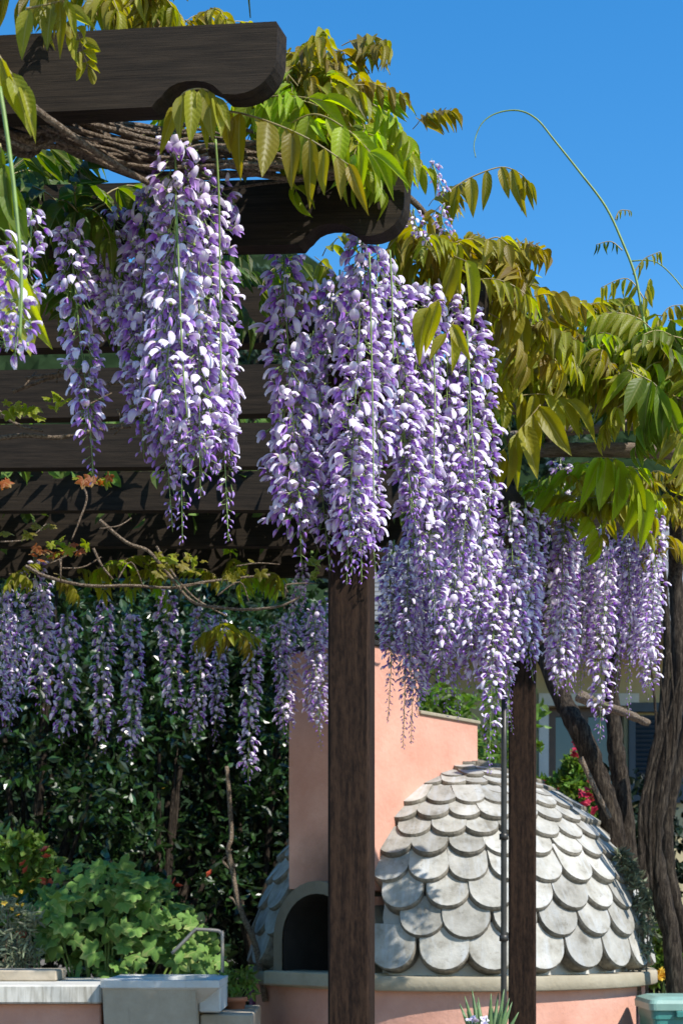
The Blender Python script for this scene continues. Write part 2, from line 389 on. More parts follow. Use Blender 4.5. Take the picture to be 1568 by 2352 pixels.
# ------------------------------------------------------------------ leaves in bulk: clumps of small folded leaves
def leaf_quad(L, W):   # folded diamond of 6 vertices
    v = np.array([(0,0,0),(L*.35,W*.5,L*.06),(L*.7,W*.36,L*.04),(L,0,-L*.10),(L*.7,-W*.36,L*.04),(L*.35,-W*.5,L*.06),(L*.5,0,0)])
    f = [(0,6,2,1),(6,3,2),(0,5,4,6),(6,4,3)]
    pt = np.array([(0,0,0),(.35,1,0),(.7,.7,0),(1,0,0),(.7,-.7,0),(.35,-1,0),(.5,0,0)],float)
    return v, f, pt
def rand_rot(n):
    q = RNG.normal(size=(n,4)); q /= np.linalg.norm(q,axis=1)[:,None]; w,x,y,z = q.T
    return np.stack([np.stack([1-2*(y*y+z*z),2*(x*y-z*w),2*(x*z+y*w)],1),np.stack([2*(x*y+z*w),1-2*(x*x+z*z),2*(y*z-x*w)],1),np.stack([2*(x*z-y*w),2*(y*z+x*w),1-2*(x*x+y*y)],1)],1)
def scatter(mb, pos, tmpl, smin, smax, m=0, droop=0.0):
    v, f, pt = tmpl; n = len(pos); k = len(v)
    Rm = rand_rot(n); s = RNG.uniform(smin, smax, n)
    V = np.einsum('nij,kj->nki', Rm, v) * s[:,None,None] + pos[:,None,:]
    T = np.repeat(pt[None], n, 0).copy(); T[:,:,2] = RNG.uniform(0,1,n)[:,None]
    F = [tuple(i*k+q for q in face) for i in range(n) for face in f]
    mb.add(V.reshape(-1,3), F, m, T.reshape(-1,3))
def clump_points(centers, radii, n, flat=.85):
    c = np.asarray(centers, float); r = np.asarray(radii, float)
    i = RNG.integers(0, len(c), n); d = RNG.normal(size=(n,3)); d /= np.linalg.norm(d,axis=1)[:,None]
    rr = RNG.uniform(.35,1,n)**.5
    return c[i] + d*(rr*r[i])[:,None]*np.array([1,1,flat])

def bushy(name, label, cat, base, trunk_h, crown, n_clumps, n_leaves, leaf, mat, trunk_r=.08, crown_name='crown', clump_r=(.22,.4), group=None, extra=None, trunk_mat=None):
    """crown = (centre, half sizes). Trunk with limbs reaching into clumps of leaves."""
    t = thing(name, label, cat, base, group)
    c0 = Vector(crown[0]); h = crown[1]
    cl = []; rd = []
    while len(cl) < n_clumps:
        d = RNG.normal(size=3); d /= np.linalg.norm(d); rr = random.uniform(.35,1)**.6
        cl.append((c0.x+d[0]*h[0]*rr, c0.y+d[1]*h[1]*rr, c0.z+d[2]*h[2]*rr)); rd.append(random.uniform(*clump_r))
    cl = np.array(cl) - np.array(base)
    tm = MB(); top = Vector((0,0,trunk_h))
    tm.tube([(0,0,0),(random.uniform(-.05,.05),random.uniform(-.05,.05),trunk_h*.5),top],[trunk_r,trunk_r*.85,trunk_r*.65],8,wob=.12,smooth=4)
    for k in range(min(n_clumps,14)):
        e = Vector(cl[k]); mid = top.lerp(e,.5)+Vector((0,0,-.06*abs(e.x)))
        tm.tube([top,mid,e],[trunk_r*.5,trunk_r*.3,trunk_r*.12],5,smooth=3)
    tm.build('trunk', trunk_mat or M['bark'], t)
    mb = MB(); scatter(mb, clump_points(cl, rd, n_leaves), leaf_quad(*leaf), .6, 1.25)
    stuff(mb.build(crown_name, mat, t, smooth=False))
    return t, cl, rd

# far trees on the ridge, seen through the vine
for (px, py, D, hh, ww, lab) in [(1262, 722, 62, 7.0, 2.6, 'dark conifer crown far off, poking above the vine leaves right of the third rafter'),
                                 (590, 640, 66, 6, 3.2, 'far blue-green tree seen through the gap under the second rafter'),
                                 (1556, 1150, 48, 7, 4.0, 'dark green tree at the right edge behind the drooping vine leaves')]:
    top = P(px, py, D); zb = hill_h(top.x, D)-1
    t, _, _ = bushy('pine_tree', lab, 'tree', (top.x, D, zb), max(2, top.z-zb-hh*.5), ((top.x, D, top.z-hh*.5), (ww, ww, hh*.5)), 40, 4200, (.42,.2), M['leaf_pine'], .25, clump_r=(.5,1.0), group='far trees on the hill')

# ------------------------------------------------------------------ house behind the garden
hD = 11.0
hx0, hx1 = P(815,0,hD).x, P(1900,0,hD).x
ze = P(0,1428,hD).z
house = thing('house', 'ochre rendered house with slate roof and blue shuttered window behind the tree trunks', 'house', (hx0, hD, 0))
def H(v): return at(house, v)
wx0, wx1 = P(1258,0,hD).x, P(1432,0,hD).x; wz1 = P(0,1622,hD).z; wz0 = P(0,1830,hD).z
wb = MB()
for lo, hi in [((hx0,hD,0),(wx0,hD+.3,ze)), ((wx1,hD,0),(hx1,hD+.3,ze)), ((wx0,hD,0),(wx1,hD+.3,wz0)), ((wx0,hD,wz1),(wx1,hD+.3,ze))]:
    wb.box(H(lo), H(hi))
wb.box(H((hx0,hD+.3,0)), H((hx0+.3,hD+5,ze)))
wb.build('wall', M['house'], house, smooth=False)
sb = MB()
fw = .075
sb.box(H((wx0-fw,hD-.03,wz1)), H((P(1465,0,hD).x,hD-.002,wz1+.095))); sb.box(H((wx0-fw,hD-.03,wz0-.09)), H((wx0,hD-.002,wz1-.002)))
sb.build('window_surround', M['white'], house, smooth=False)
fb = MB(); t_ = .07
fb.box(H((wx0,hD+.08,wz0)),H((wx0+t_,hD+.14,wz1))); fb.box(H((wx1-t_,hD+.08,wz0)),H((wx1,hD+.14,wz1)))
fb.box(H((wx0+t_,hD+.08,wz1-t_)),H((wx1-t_,hD+.14,wz1))); fb.box(H((wx0+t_,hD+.08,wz0)),H((wx1-t_,hD+.14,wz0+t_))); xm=(wx0+wx1)/2
fb.box(H((xm-.03,hD+.083,wz0+t_)),H((xm+.03,hD+.137,wz1-t_)))
wf = fb.build('window_frame', M['frame'], house, smooth=False)
for a, c in ((wx0+t_, xm-.03), (xm+.03, wx1-t_)):
    gb = MB(); gb.box(H((a,hD+.10,wz0+t_)),H((c,hD+.106,wz1-t_))); gb.build('pane', M['glass'], wf, smooth=False)
sx0, sx1 = P(1440,0,hD).x, P(1565,0,hD).x
sh = MB()
sh.box(H((sx0,hD-.06,wz0-.05)),H((sx0+.05,hD-.02,wz1+.02))); sh.box(H((sx1-.05,hD-.06,wz0-.05)),H((sx1,hD-.02,wz1+.02)))
sh.box(H((sx0+.05,hD-.06,wz1-.05)),H((sx1-.05,hD-.02,wz1+.02))); sh.box(H((sx0+.05,hD-.06,wz0-.05)),H((sx1-.05,hD-.02,wz0+.01)))
sho = sh.build('shutter', M['shutter'], house, smooth=False)
z = wz0+.03
lm = None
while z < wz1-.06:
    if lm is None:
        l = MB(); l.box((0,-.005,-.018),(sx1-sx0-.1,.005,.018), mtx=Matrix.Rotation(R(35),4,'X')); lm = l.build('slat', M['shutter'], sho, smooth=False, loc=H((sx0+.05,hD-.04,z)))
    else:
        c = lm.copy(); COL.objects.link(c); c.location = H((sx0+.05,hD-.04,z))
    z += .036
# roof: courses of slates as real shingles
rf = MB(); y0, z0 = hD-.85, ze-.03-.22; slope = R(24)
rf.prism([(y0,z0),(y0+5.5,z0+5.5*math.tan(slope)),(y0+5.5,z0+5.5*math.tan(slope)+.06),(y0,z0+.06)], hx0-.2, hx1+.2, mtx=Matrix(((0,1,0,-house.location.x),(1,0,0,-house.location.y),(0,0,1,0),(0,0,0,1))))
roof = rf.build('roof', M['slate'], house, smooth=False)
shm = MB(); shm.box((-.095,-.01,0),(.095,.30,.012)); sme = None
slm = MB()
for row in range(9):
    for k in range(int((hx1-hx0)/.2)+1):
        x = hx0-.1+k*.2+(row%2)*.1; yy = y0-.03+row*.17*math.cos(slope); zz = z0+.075+row*.17*math.sin(slope)
        pv = P(0,0,1)
        mt = Matrix.Translation(H((x,yy,zz))) @ Matrix.Rotation(slope-.06,4,'X') @ Matrix.Rotation(random.uniform(-.015,.015),4,'Z')
        px = CX + x/yy*FPX
        if row < 5 and (855 < px < 1000 or 1490 < px < 1600):
            if sme is None:
                so = shm.build('slate', M['slate'], roof, smooth=False); sme = so.data; 
            else:
                so = bpy.data.objects.new('slate', sme); COL.objects.link(so); so.parent = roof
            so.matrix_local = mt
        else: slm.box((-.095,-.01,0),(.095,.30,.012), mtx=mt)
stuff(slm.build('slate_courses', M['slate'], roof, smooth=False))

# ------------------------------------------------------------------ garden trees and hedge behind
CITRUS = (.075,.036)
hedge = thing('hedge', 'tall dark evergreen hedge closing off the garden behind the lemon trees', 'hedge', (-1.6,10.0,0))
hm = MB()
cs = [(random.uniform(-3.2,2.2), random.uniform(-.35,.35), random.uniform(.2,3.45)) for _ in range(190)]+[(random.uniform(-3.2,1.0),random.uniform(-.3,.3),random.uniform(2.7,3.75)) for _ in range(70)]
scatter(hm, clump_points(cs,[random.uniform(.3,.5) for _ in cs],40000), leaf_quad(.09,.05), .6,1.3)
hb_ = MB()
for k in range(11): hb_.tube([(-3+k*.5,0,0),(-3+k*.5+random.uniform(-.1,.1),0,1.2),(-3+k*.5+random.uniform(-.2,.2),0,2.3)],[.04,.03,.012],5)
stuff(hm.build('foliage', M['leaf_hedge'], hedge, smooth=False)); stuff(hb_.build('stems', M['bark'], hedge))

lemon_trees = []
for (px, D, zc, hx, hz, lab, nl) in [(60, 8.0, 2.42, .85, 1.15, 'dark lemon tree at the left edge behind the mallow plant', 10000),
                                 (360, 8.5, 2.4, .9, 1.2, 'broad lemon tree with yellow fruit behind the hanging row of racemes', 11000),
                                 (590, 8.8, 2.5, .6, 1.2, 'narrow lemon tree growing just left of the pink chimney', 7000)]:
    c = P(px, 0, D)
    t, cl, rd = bushy('lemon_tree', lab, 'tree', (c.x, D, 0), 1.0, ((c.x, D, zc), (hx,.55,hz)), 62, int(nl*.68), CITRUS, M['leaf_dark'], .06, clump_r=(.13,.27), group='lemon trees along the hedge')
    lemon_trees.append(t)
lme = None
for (px, py, D, k) in [(118,1562,7.75,0),(424,1545,8.2,1),(378,1812,8.2,1),(205,1625,7.8,0)]:
    t = lemon_trees[k]
    if lme is None:
        m = MB(); pr = [(.0005,-.030),(.006,-.026),(.016,-.016),(.020,0),(.016,.016),(.007,.024),(.0005,.027)]; m.lathe(pr,seg=10); o = m.build('lemon', M['lemon'], t); lme = o.data
    else: o = bpy.data.objects.new('lemon', lme); COL.objects.link(o); o.parent = t
    o.location = at(t, P(px,py,D)); o.rotation_euler = (random.uniform(-.5,.5),random.uniform(-.5,.5),0)
# tree between chimney and house
c = P(1030,0,9.3)
bushy('bay_tree', 'bright green leafy tree behind the pink chimney and in front of the house', 'tree', (c.x,9.3,0), 1.0, ((c.x,9.3,2.0),(.42,.4,.95)), 34, 6500, (.085,.04), M['leaf_bush'], .05)

# ------------------------------------------------------------------ pizza oven
oc = Vector(((1032-CX)/FPX*7.4, 7.4, 0)); LZ = 1.10
oven = thing('pizza_oven', 'domed outdoor oven clad in pale scale tiles with salmon pink chimney', 'oven', oc)
ob = MB(); ob.lathe([(1.005,-.02),(1.005,LZ-.068)], seg=72); ob.build('base', M['pink'], oven)
lb = MB(); lb.lathe([(.99,LZ-.068),(1.050,LZ-.066),(1.056,LZ-.060),(1.054,LZ-.008),(1.047,LZ),(.80,LZ+.002),(.8,LZ-.06)], seg=90); lb.build('ledge', M['ledge'], oven)
DOME = 1.035
# mouth frame: U points from the mouth through the dome's centre, Vv along the facade to the left
AX = R(40)
U = Vector((math.sin(AX), math.cos(AX), 0)); Vv = Vector((-math.cos(AX), math.sin(AX), 0))
CH = oc - U * 1.0
cm = Matrix((U, Vv, Vector((0,0,1)))).transposed().to_4x4(); cm.translation = CH - oc
zt = P(0,1500,6.75).z; zbk = P(0,1655,7.05).z
cb = MB(); cb.prism([(0,1.50),(.46,1.46),(.934,1.40),(.934,zbk),(.44,zbk),(.44,zt),(0,zt)],-.22,.22,mtx=cm); chim = cb.build('chimney', soot_plaster(tuple(cm @ Vector((-.02,-.04,1.58)))), oven, smooth=False)
cc = MB(); cc.bevbox((-.012,-.232,zt+.001),(.452,.232,zt+.026),.004,mtx=cm); cc.build('chimney_cap', M['soot'], chim, smooth=False)
kc = MB(); kc.bevbox((.4425,-.232,zbk+.001),(.948,.232,zbk+.020),.004,mtx=cm); kc.build('coping', M['ledge'], oven, smooth=False)
kl = MB(); kl.box((.06,-.219,1.3),(.44,-.195,1.462),mtx=cm); kl.build('chimney_base', M['pink'], oven, smooth=False)
# arched mouth on the left-front side, a real vault running into the dome
def arch(r, z0, zsp, n=16): return [(r*math.cos(math.pi*k/n), zsp + r*math.sin(math.pi*k/n)) for k in range(n+1)]
zs = LZ+.165
outer = [(0.27, LZ)] + arch(0.27, LZ, zs) + [(-0.27, LZ)]
inner = [(.215, LZ)] + arch(.215, LZ, zs-.004) + [(-.215, LZ)]
n = len(outer); am = MB(); vv = []
for x in (-.055, .32):
    for p in (outer, inner): vv += [(x, a, b_) for a, b_ in p]
ff = []
for i in range(n-1):
    ff += [(i,i+1,n+i+1,n+i),(2*n+i+1,2*n+i,3*n+i,3*n+i+1),(i+1,i,2*n+i,2*n+i+1)]
am.add(xf(np.array(vv), cm), ff); mouth = am.build('mouth_arch', M['facade'], oven, smooth=False)
im = MB(); vv = []
for x in (-.045, .55): vv += [(x, a, b_) for a, b_ in inner]
im.add(xf(np.array(vv), cm), [(n+i, n+i+1, i+1, i) for i in range(n-1)] + [tuple(range(n, 2*n)), (0, n-1, 2*n-1, n)]); im.build('fire_chamber', M['soot'], oven, smooth=False)
sl_ = MB(); sl_.bevbox((-.085,-.31,LZ-.055),(.1,.31,LZ+.012),.006,mtx=cm); sl_.build('hearth_slab', M['ledge'], oven, smooth=False)
db = MB(); db.lathe([(.945*math.cos(R(a)), LZ+.975*DOME*math.sin(R(a))) for a in (0,4,8,12,16,20,24,28,32,36,40,48,56,64,72,80,86,89.5)], seg=120)
_i = cm.inverted(); _V = db.v[0]
def _cut(f):
    c = _i @ Vector(np.mean(_V[list(f)], axis=0)); return abs(c.y) < .25 and c.x < .30 and c.z < LZ+.42
db.f = [f for f in db.f if not _cut(f)]; db.fm = [0]*len(db.f)
db.build('dome', M['mortar'], oven)
# scale tiles, each its own slab
def tile_mesh(wd, ln, th):
    r = wd/2; n = 12
    out = [(-r, ln)] + [(-r*math.cos(math.pi*k/n), -r*.97*math.sin(math.pi*k/n)) for k in range(n+1)] + [(r, ln)]
    k = len(out); b = .92
    v = [(x,y,0) for x,y in out] + [(x,y,th*.84) for x,y in out] + [(x*.955, y*.955+.002,th) for x,y in out] + [(x*.955, y*.955+.002,th) for x,y in out]
    f = [tuple(range(3*k,4*k))]
    pt = [(1,0,0)]*(3*k) + [(0,0,0)]*k
    for q in range(2):
        for i in range(k): j=(i+1)%k; f.append((q*k+i,q*k+j,(q+1)*k+j,(q+1)*k+i))
    m = MB(); m.add(v, f, 0, pt); return m
rows = [(.1,28),(7.9,29),(14.7,30),(21.8,31),(28.8,31),(34.5,31),(40,31),(45.5,30),(50.5,29),(55.5,28),(60.5,26),(66,23),(72,18),(79,11)]
inv = cm.inverted()
for ri, (phi, cnt) in enumerate(rows):
    nxt = rows[ri+1][0] if ri+1 < len(rows) else 90
    rad = math.cos(R(phi)); wd = 2*math.pi*rad/cnt*1.03; r = wd/2
    # straight part reaches under the next row
    tip = phi + math.degrees(r*.97)*.98
    ln = max(.05, R(nxt-tip)+.09)
    th = .075 if ri < 8 else .055
    mesh = None; off = math.atan2(-U.y,-U.x) + math.asin(min(1,.36/math.cos(R(min(60,tip))))) if ri < 4 else .07
    for k in range(cnt):
        az = 2*math.pi*(k + (.5 if ri % 2 else 0))/cnt + off + random.uniform(-.012,.012)
        dirv = Vector((math.cos(az), math.sin(az), 0))
        if dirv.y > .45: continue
        ph = R(tip); pos = Vector((dirv.x*math.cos(ph)*.958, dirv.y*math.cos(ph)*.958, LZ + DOME*math.sin(ph)))
        q = inv @ pos
        if .0 < q.x < .9 and -.19 < q.y < .21 and pos.z > LZ+.45: continue
        if q.x < .6 and abs(q.y) < (.335 if pos.z < LZ+.3 else .30) and pos.z < LZ+.47: continue
        nrm = Vector((dirv.x*math.cos(ph), dirv.y*math.cos(ph), math.sin(ph)))
        up = Vector((-dirv.x*math.sin(ph), -dirv.y*math.sin(ph), math.cos(ph)))
        xa = up.cross(nrm)
        # lean the foot of the slab outwards so that courses overlap
        lean = R(-10+random.uniform(-2.5,2.5))
        mt = Matrix((xa, up, nrm)).transposed().to_4x4(); mt.translation = pos*1.0
        mt = mt @ Matrix.Rotation(lean,4,'X') @ Matrix.Rotation(random.uniform(-.05,.05),4,'Z') @ Matrix.Translation((0,0,-.006+random.uniform(-.004,.005))) @ Matrix.Scale(random.uniform(.95,1.02),4)
        if mesh is None: o = tile_mesh(wd, ln, th).build('tile', M['tile'], oven, smooth=False); mesh = o.data
        else: o = bpy.data.objects.new('tile', mesh); COL.objects.link(o); o.parent = oven
        o.matrix_local = mt

# ------------------------------------------------------------------ pergola
ZB = 2.865
perg = thing('pergola', 'dark stained timber pergola with scroll-cut rafter ends carrying the wisteria', 'pergola', (.02,3.36,0))
def rafter_profile(L, h):
    p = [(0,0),(L-.232,0),(L-.222,.012),(L-.214,.018)]
    for k in range(1,9):
        a = math.pi*(1-k/9.0); p.append((L-.158+.053*math.cos(a), .016+.029*math.sin(a)))
    p += [(L-.100,.018),(L-.085,.0165)]
    for k in range(9):
        a = R(-88+k*88/8); p.append((L-.078+.078*math.cos(a)*1.0, .092+.076*math.sin(a)))
    p += [(L+.002,h-.004),(L,h),(0,h)]
    return p
TANA = .058
for i in range(8):
    D = 2.6+.52*i; ex = 2234-4054/D + (-38 if i == 0 else -8)
    if i == 7: ex = 880
    if i in (3,4,5): ex = (1085,1110,1180)[i-3]
    E = P(ex, 0, D)
    h = .145 if i else .146; L = E.x-P(-420,0,D).x
    d = Vector((1, -TANA, 0)).normalized(); yv = Vector((TANA,1,0)).normalized()
    tl = [-.014,.006,.0,.0,.012,.014,.014,.014][i]
    d = (d + Vector((0,0,-tl))).normalized() if tl else d
    zv = d.cross(yv)
    org = Vector((E.x,E.y,ZB+(.014 if i==0 else 0))) - d*L
    mt = Matrix((d,yv,zv)).transposed().to_4x4(); mt.translation = at(perg, org)
    pm = MB()
    prof = rafter_profile(L,h); nn = len(prof); sh = .013
    v = [(x,0,z) for x,z in prof]+[(x+(sh if x>L-.25 else 0),.044,z) for x,z in prof]
    pm.add(v, [tuple(range(nn)),tuple(range(2*nn-1,nn-1,-1))]+[((q+1)%nn,q,nn+q,nn+(q+1)%nn) for q in range(nn)])
    o = pm.build('rafter', M['wood'], perg, smooth=False); o.matrix_local = mt
def post(px, D, wpx, ztop):
    x = P(px,0,D).x; hw = wpx/FPX*D/2
    m = MB(); m.bevbox((-hw,0,0),(hw,2*hw,ztop),.006, mtx=Matrix.Rotation(R(-9),4,'Z'))
    return m.build('post', M['wood_post'], perg, smooth=False, loc=at(perg,(x,D,0)))
post(800,3.36,97,ZB-.152); post(1198,5.13,62,ZB-.152)
p1 = Vector((.02,3.36+.055,0)); p2 = Vector((.653,5.13+.055,0)); dd = (p2-p1).normalized()
hbm = MB(); mt = basis(dd); mt.translation = at(perg, p1+dd*.06+Vector((0,0,ZB-.152)))
hbm.bevbox((0,-.04,0),(2.45,.04,.150),.005); o = hbm.build('header_beam', M['wood'], perg, smooth=False); o.matrix_local = mt
for (a, b_, r_) in [((1080,938,4.9),(1700,925,4.7),.030),((1225,1034,5.0),(1700,1048,4.9),.026),((1120,1010,5.3),(1620,965,5.25),.022)]:
    m = MB(); A, B = P(*a), P(*b_); m.tube([at(perg,A),at(perg,A.lerp(B,.5)+Vector((0,0,.01))),at(perg,B)],[r_*.95,r_,r_*1.05],10,smooth=5,wob=.04); m.build('pole', M['log'], perg)
# thin pipe beside the farther post
pipe = thing('pipe', 'thin dark pipe standing against the left side of the farther pergola post', 'pipe', P(1156,2352,5.05)*1)
pipe.location.z = 0
m = MB(); m.tube([(0,0,.62),(0,0,1.6),(.004,.02,2.2)],.0105,8); m.build('tube', M['rod'], pipe)
for zz in (.98,1.30,1.66): m = MB(); m.lathe([(.0107,-.012),(.016,-.010),(.016,.010),(.0107,.012)],(0,0,zz),10); m.build('bracket', M['rod'], pipe)
b0 = MB(); b0.box((-.05,-.05,0),(.05,.05,.66)); b0.build('stand', M['stone'], pipe, smooth=False)

# ------------------------------------------------------------------ flower and leaf templates
def grid(nu, nv, fn):
    v = []; pt = []; f = []
    for i in range(nu):
        for j in range(nv):
            u = i/(nu-1); t = -1+2*j/(nv-1); v.append(fn(u,t)); pt.append((u,t,0))
    for i in range(nu-1):
        for j in range(nv-1): a=i*nv+j; f.append((a,a+1,a+nv+1,a+nv))
    return np.array(v,float), f, np.array(pt,float)
def floret(kind):
    """x outwards, z up, unit: metres. materials 0 banner 1 wing 2 stem/calyx"""
    V=[];F=[];FM=[];PT=[]
    def put(v,f,pt,m):
        o=sum(len(a) for a in V); V.append(v); F.extend([tuple(q+o for q in x) for x in f]); FM.extend([m]*len(f)); PT.append(pt)
    # stalk
    a = np.array([(-.020,0,.004),(-.020,.0009,.0025),(-.020,-.0009,.0025),(0,0,.0012),(0,.0012,-.0012),(0,-.0012,-.0012)])
    put(a,[(0,1,4,3),(1,2,5,4),(2,0,3,5)],np.zeros((6,3)),2)
    put(*[x if k!=0 else np.array([(-.004,0,0),(0,.0034,.003),(0,-.0034,.003),(.005,.003,-.001),(.005,-.003,-.001),(.002,0,-.004)]) for k,x in enumerate([0,[(0,2,1),(1,2,4,3),(0,1,3,5),(0,5,4,2)],np.zeros((6,3))])],2)
    if kind == 0:      # hooded banner over the wings
        L,W=.033,.0088
        put(*grid(6,5,lambda u,t:(.001+L*u-.002*abs(t)*u, t*W*math.sin(math.pi*min(1,.08+u*.86))**.62, .004+.007*math.sin(u*2.1)-.015*u*u-.0040*t*t)),0)
        for s in (-1,1):
            put(*grid(4,3,lambda u,t,s=s:(.002+.019*u, s*(.0025+.0042*math.sin(math.pi*min(.95,u+.08)))*(.6+.4*(t+1)/2), -.001-.010*u*u+ t*.0042*math.sin(math.pi*min(.96,u+.12)))),1)
    elif kind == 1:    # open: banner folded back and up, wings forward
        L,W=.023,.0105
        put(*grid(6,5,lambda u,t:(.003+.010*u-.010*u*u-.0035*t*t, t*W*math.sin(math.pi*min(1,.10+u*.82))**.6, .003+L*u)),0)
        for s in (-1,1):
            put(*grid(5,3,lambda u,t,s=s:(.003+.020*u, s*(.002+.0050*math.sin(math.pi*min(.95,u+.08)))*(.5+.5*(t+1)/2), .001-.008*u*u+t*.0048*math.sin(math.pi*min(.96,u+.12)))),1)
    elif kind == 2:    # half open, banner tipped to the outside
        L,W=.030,.0098
        put(*grid(6,5,lambda u,t:(.002+.020*math.sin(u*1.35), t*W*math.sin(math.pi*min(1,.08+u*.84))**.6, .004+.016*u-.013*u*u*u-.004*t*t)),0)
        for s in (-1,1):
            put(*grid(4,3,lambda u,t,s=s:(.002+.021*u, s*(.002+.0046*math.sin(math.pi*min(.95,u+.08)))*(.5+.5*(t+1)/2), -.001-.010*u*u+t*.0046*math.sin(math.pi*min(.96,u+.12)))),1)
    else:              # bud
        k=6; prof=[(.0,.0022),(.005,.0042),(.011,.0046),(.016,.003),(.019,.0004)]
        v=[];pt=[];f=[]
        for i,(x,r) in enumerate(prof):
            for j in range(k): an=2*math.pi*j/k; v.append((x,r*math.cos(an)*.8,r*math.sin(an)-.0015*i*i*.35)); pt.append((i/4*.8+.2,0,0))
        for i in range(len(prof)-1):
            for j in range(k): q=(j+1)%k; f.append((i*k+j,i*k+q,(i+1)*k+q,(i+1)*k+j))
        put(np.array(v),f,np.array(pt,float),1)
    return np.concatenate(V),F,FM,np.concatenate(PT)
FL=[floret(k) for k in range(4)]
FMATS=[M['banner'],M['wing'],M['stem']]
FME=[]
def floret_mesh(k):
    while len(FME)<=k: FME.append(None)
    if FME[k] is None:
        v,f,fm,pt=FL[k]; mb=MB(); pt=pt.copy(); pt[:,2]=.5; mb.add(v,f,fm,pt); o=mb.build('floret',FMATS); FME[k]=o.data; bpy.data.objects.remove(o)
    return FME[k]
N_SINGLE=[0]
def raceme(vine, top, length, rad, bare_top=.03, tail=.18, single=0, dens=1.0, sway=None):
    """hanging flower cluster: rachis with pedicelled florets, opening from the top down, buds at the tail"""
    top=Vector(top); rad*=.96; dens*=.96; o=bpy.data.objects.new
    sway=sway or (random.uniform(-.02,.02),random.uniform(-.02,.02))
    ph=random.uniform(0,6.28); bend=random.uniform(.006,.016)
    def ax(t): return Vector((sway[0]*t*t+bend*math.sin(3.1*t+ph)-bend*math.sin(ph), sway[1]*t*t+bend*math.cos(2.6*t+ph)-bend*math.cos(ph), -length*t))
    st=MB(); st.tube([ax(k/9) for k in range(10)],[.0024-.0016*k/9 for k in range(10)],5,smooth=2)
    r_ob=st.build('raceme',M['stem'],vine,loc=at(vine,top))
    s0=.90*rad/.047
    mats=[[] for _ in range(4)]
    t=bare_top; k=0; ang=random.uniform(0,6.28)
    step=.0031*s0/(dens)
    cand=[]
    while t<1:
        fr=(t-bare_top)/(1-bare_top)
        # overall girth along the cluster
        g_=min(1,.62+fr*5)*(1 if fr<1-tail*1.35 else max(.16,1-(fr-(1-tail*1.35))/(tail*1.35)*.86))
        if fr>1-tail*.75: kind=3; sc=s0*(.35+.65*g_)
        else:
            kind=random.choices([0,1,2,3],[.55,.12,.28,.05])[0]; sc=s0*random.uniform(.75,1.2)*(.55+.45*g_)
            if fr>1-tail*1.25 and random.random()<.6: kind=3
        ang+=2.39996+random.uniform(-.45,.45)
        dist=rad*g_*random.uniform(.30,.74)
        el=random.gauss(-.38,.34) if kind!=3 else random.gauss(-.55,.3)
        d=Vector((math.cos(ang)*math.cos(el),math.sin(ang)*math.cos(el),math.sin(el)))
        p=ax(t)+Vector((math.cos(ang)*dist,math.sin(ang)*dist,random.uniform(-.008,.008)))
        m=basis(d,(random.uniform(-.35,.35),random.uniform(-.35,.35),1),p,sc)
        cand.append((kind,m,p,fr)); 
        dt=step/length*(1 if fr<1-tail else 1.9)
        t+=dt*random.uniform(.7,1.3); k+=1
    # the florets that face the camera on the nearest clusters are pieces of their own
    front=sorted(range(len(cand)),key=lambda i:cand[i][2].y) if single else []
    pick=set([i for i in front if cand[i][0]!=3][:single])
    fm=MB()
    groups={0:[],1:[],2:[],3:[]}
    for i,(kind,m,p,fr) in enumerate(cand):
        if i in pick:
            ob_=o('floret',floret_mesh(kind)); COL.objects.link(ob_); ob_.parent=r_ob; ob_.matrix_local=m; N_SINGLE[0]+=1
        else: groups[kind].append(np.array(m))
    for kind,ms in groups.items():
        if not ms: continue
        v,f,fmx,pt=FL[kind]; A=np.array(ms); n_=len(A); kk=len(v)
        VV=np.einsum('nij,kj->nki',A[:,:3,:3],v)+A[:,None,:3,3]
        T=np.repeat(pt[None],n_,0).copy(); T[:,:,2]=RNG.uniform(0,1,n_)[:,None]
        fm.add(VV.reshape(-1,3),[tuple(i*kk+q for q in x) for i in range(n_) for x in f],fmx*n_,T.reshape(-1,3))
    stuff(fm.build('florets',FMATS,r_ob))
    return r_ob

def leaflet_tmpl(L=1.0,W=.40,curl=.25,fold=.16,wave=.0):
    def fn(u,t):
        w_=W*.5*math.sin(math.pi*min(1,.03+.97*u)**.78)**.9*(1-.12*u) if 0<u<1 else (.012 if u<=0 else .0015)
        return (L*u, t*w_, -curl*u*u+fold*abs(t)*w_*1.6+.02*math.sin(u*9+t*2)*(abs(t)))
    return grid(8,5,fn)
LTM=[leaflet_tmpl(1,.34,.22,.5),leaflet_tmpl(1,.29,.42,.8),leaflet_tmpl(1,.37,.10,.35),leaflet_tmpl(1,.31,.60,.6)]
def leaflet_obj_mesh(k):
    key='leaflet_mesh_%d'%k
    if key not in CACHE:
        v,f,pt=LTM[k]; pt=pt.copy(); pt[:,2]=random.uniform(.3,.7); m=MB(); m.add(v,f,0,pt); o=m.build('leaflet',M['leaf']); CACHE[key]=o.data; bpy.data.objects.remove(o)
    return CACHE[key]
CACHE={}
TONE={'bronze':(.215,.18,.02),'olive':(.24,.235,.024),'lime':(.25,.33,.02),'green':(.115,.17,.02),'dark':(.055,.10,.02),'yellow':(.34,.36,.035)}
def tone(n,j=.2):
    c=TONE[n]; k=random.uniform(1-j,1+j); return (c[0]*k*random.uniform(.92,1.08),c[1]*k,c[2]*k,1)

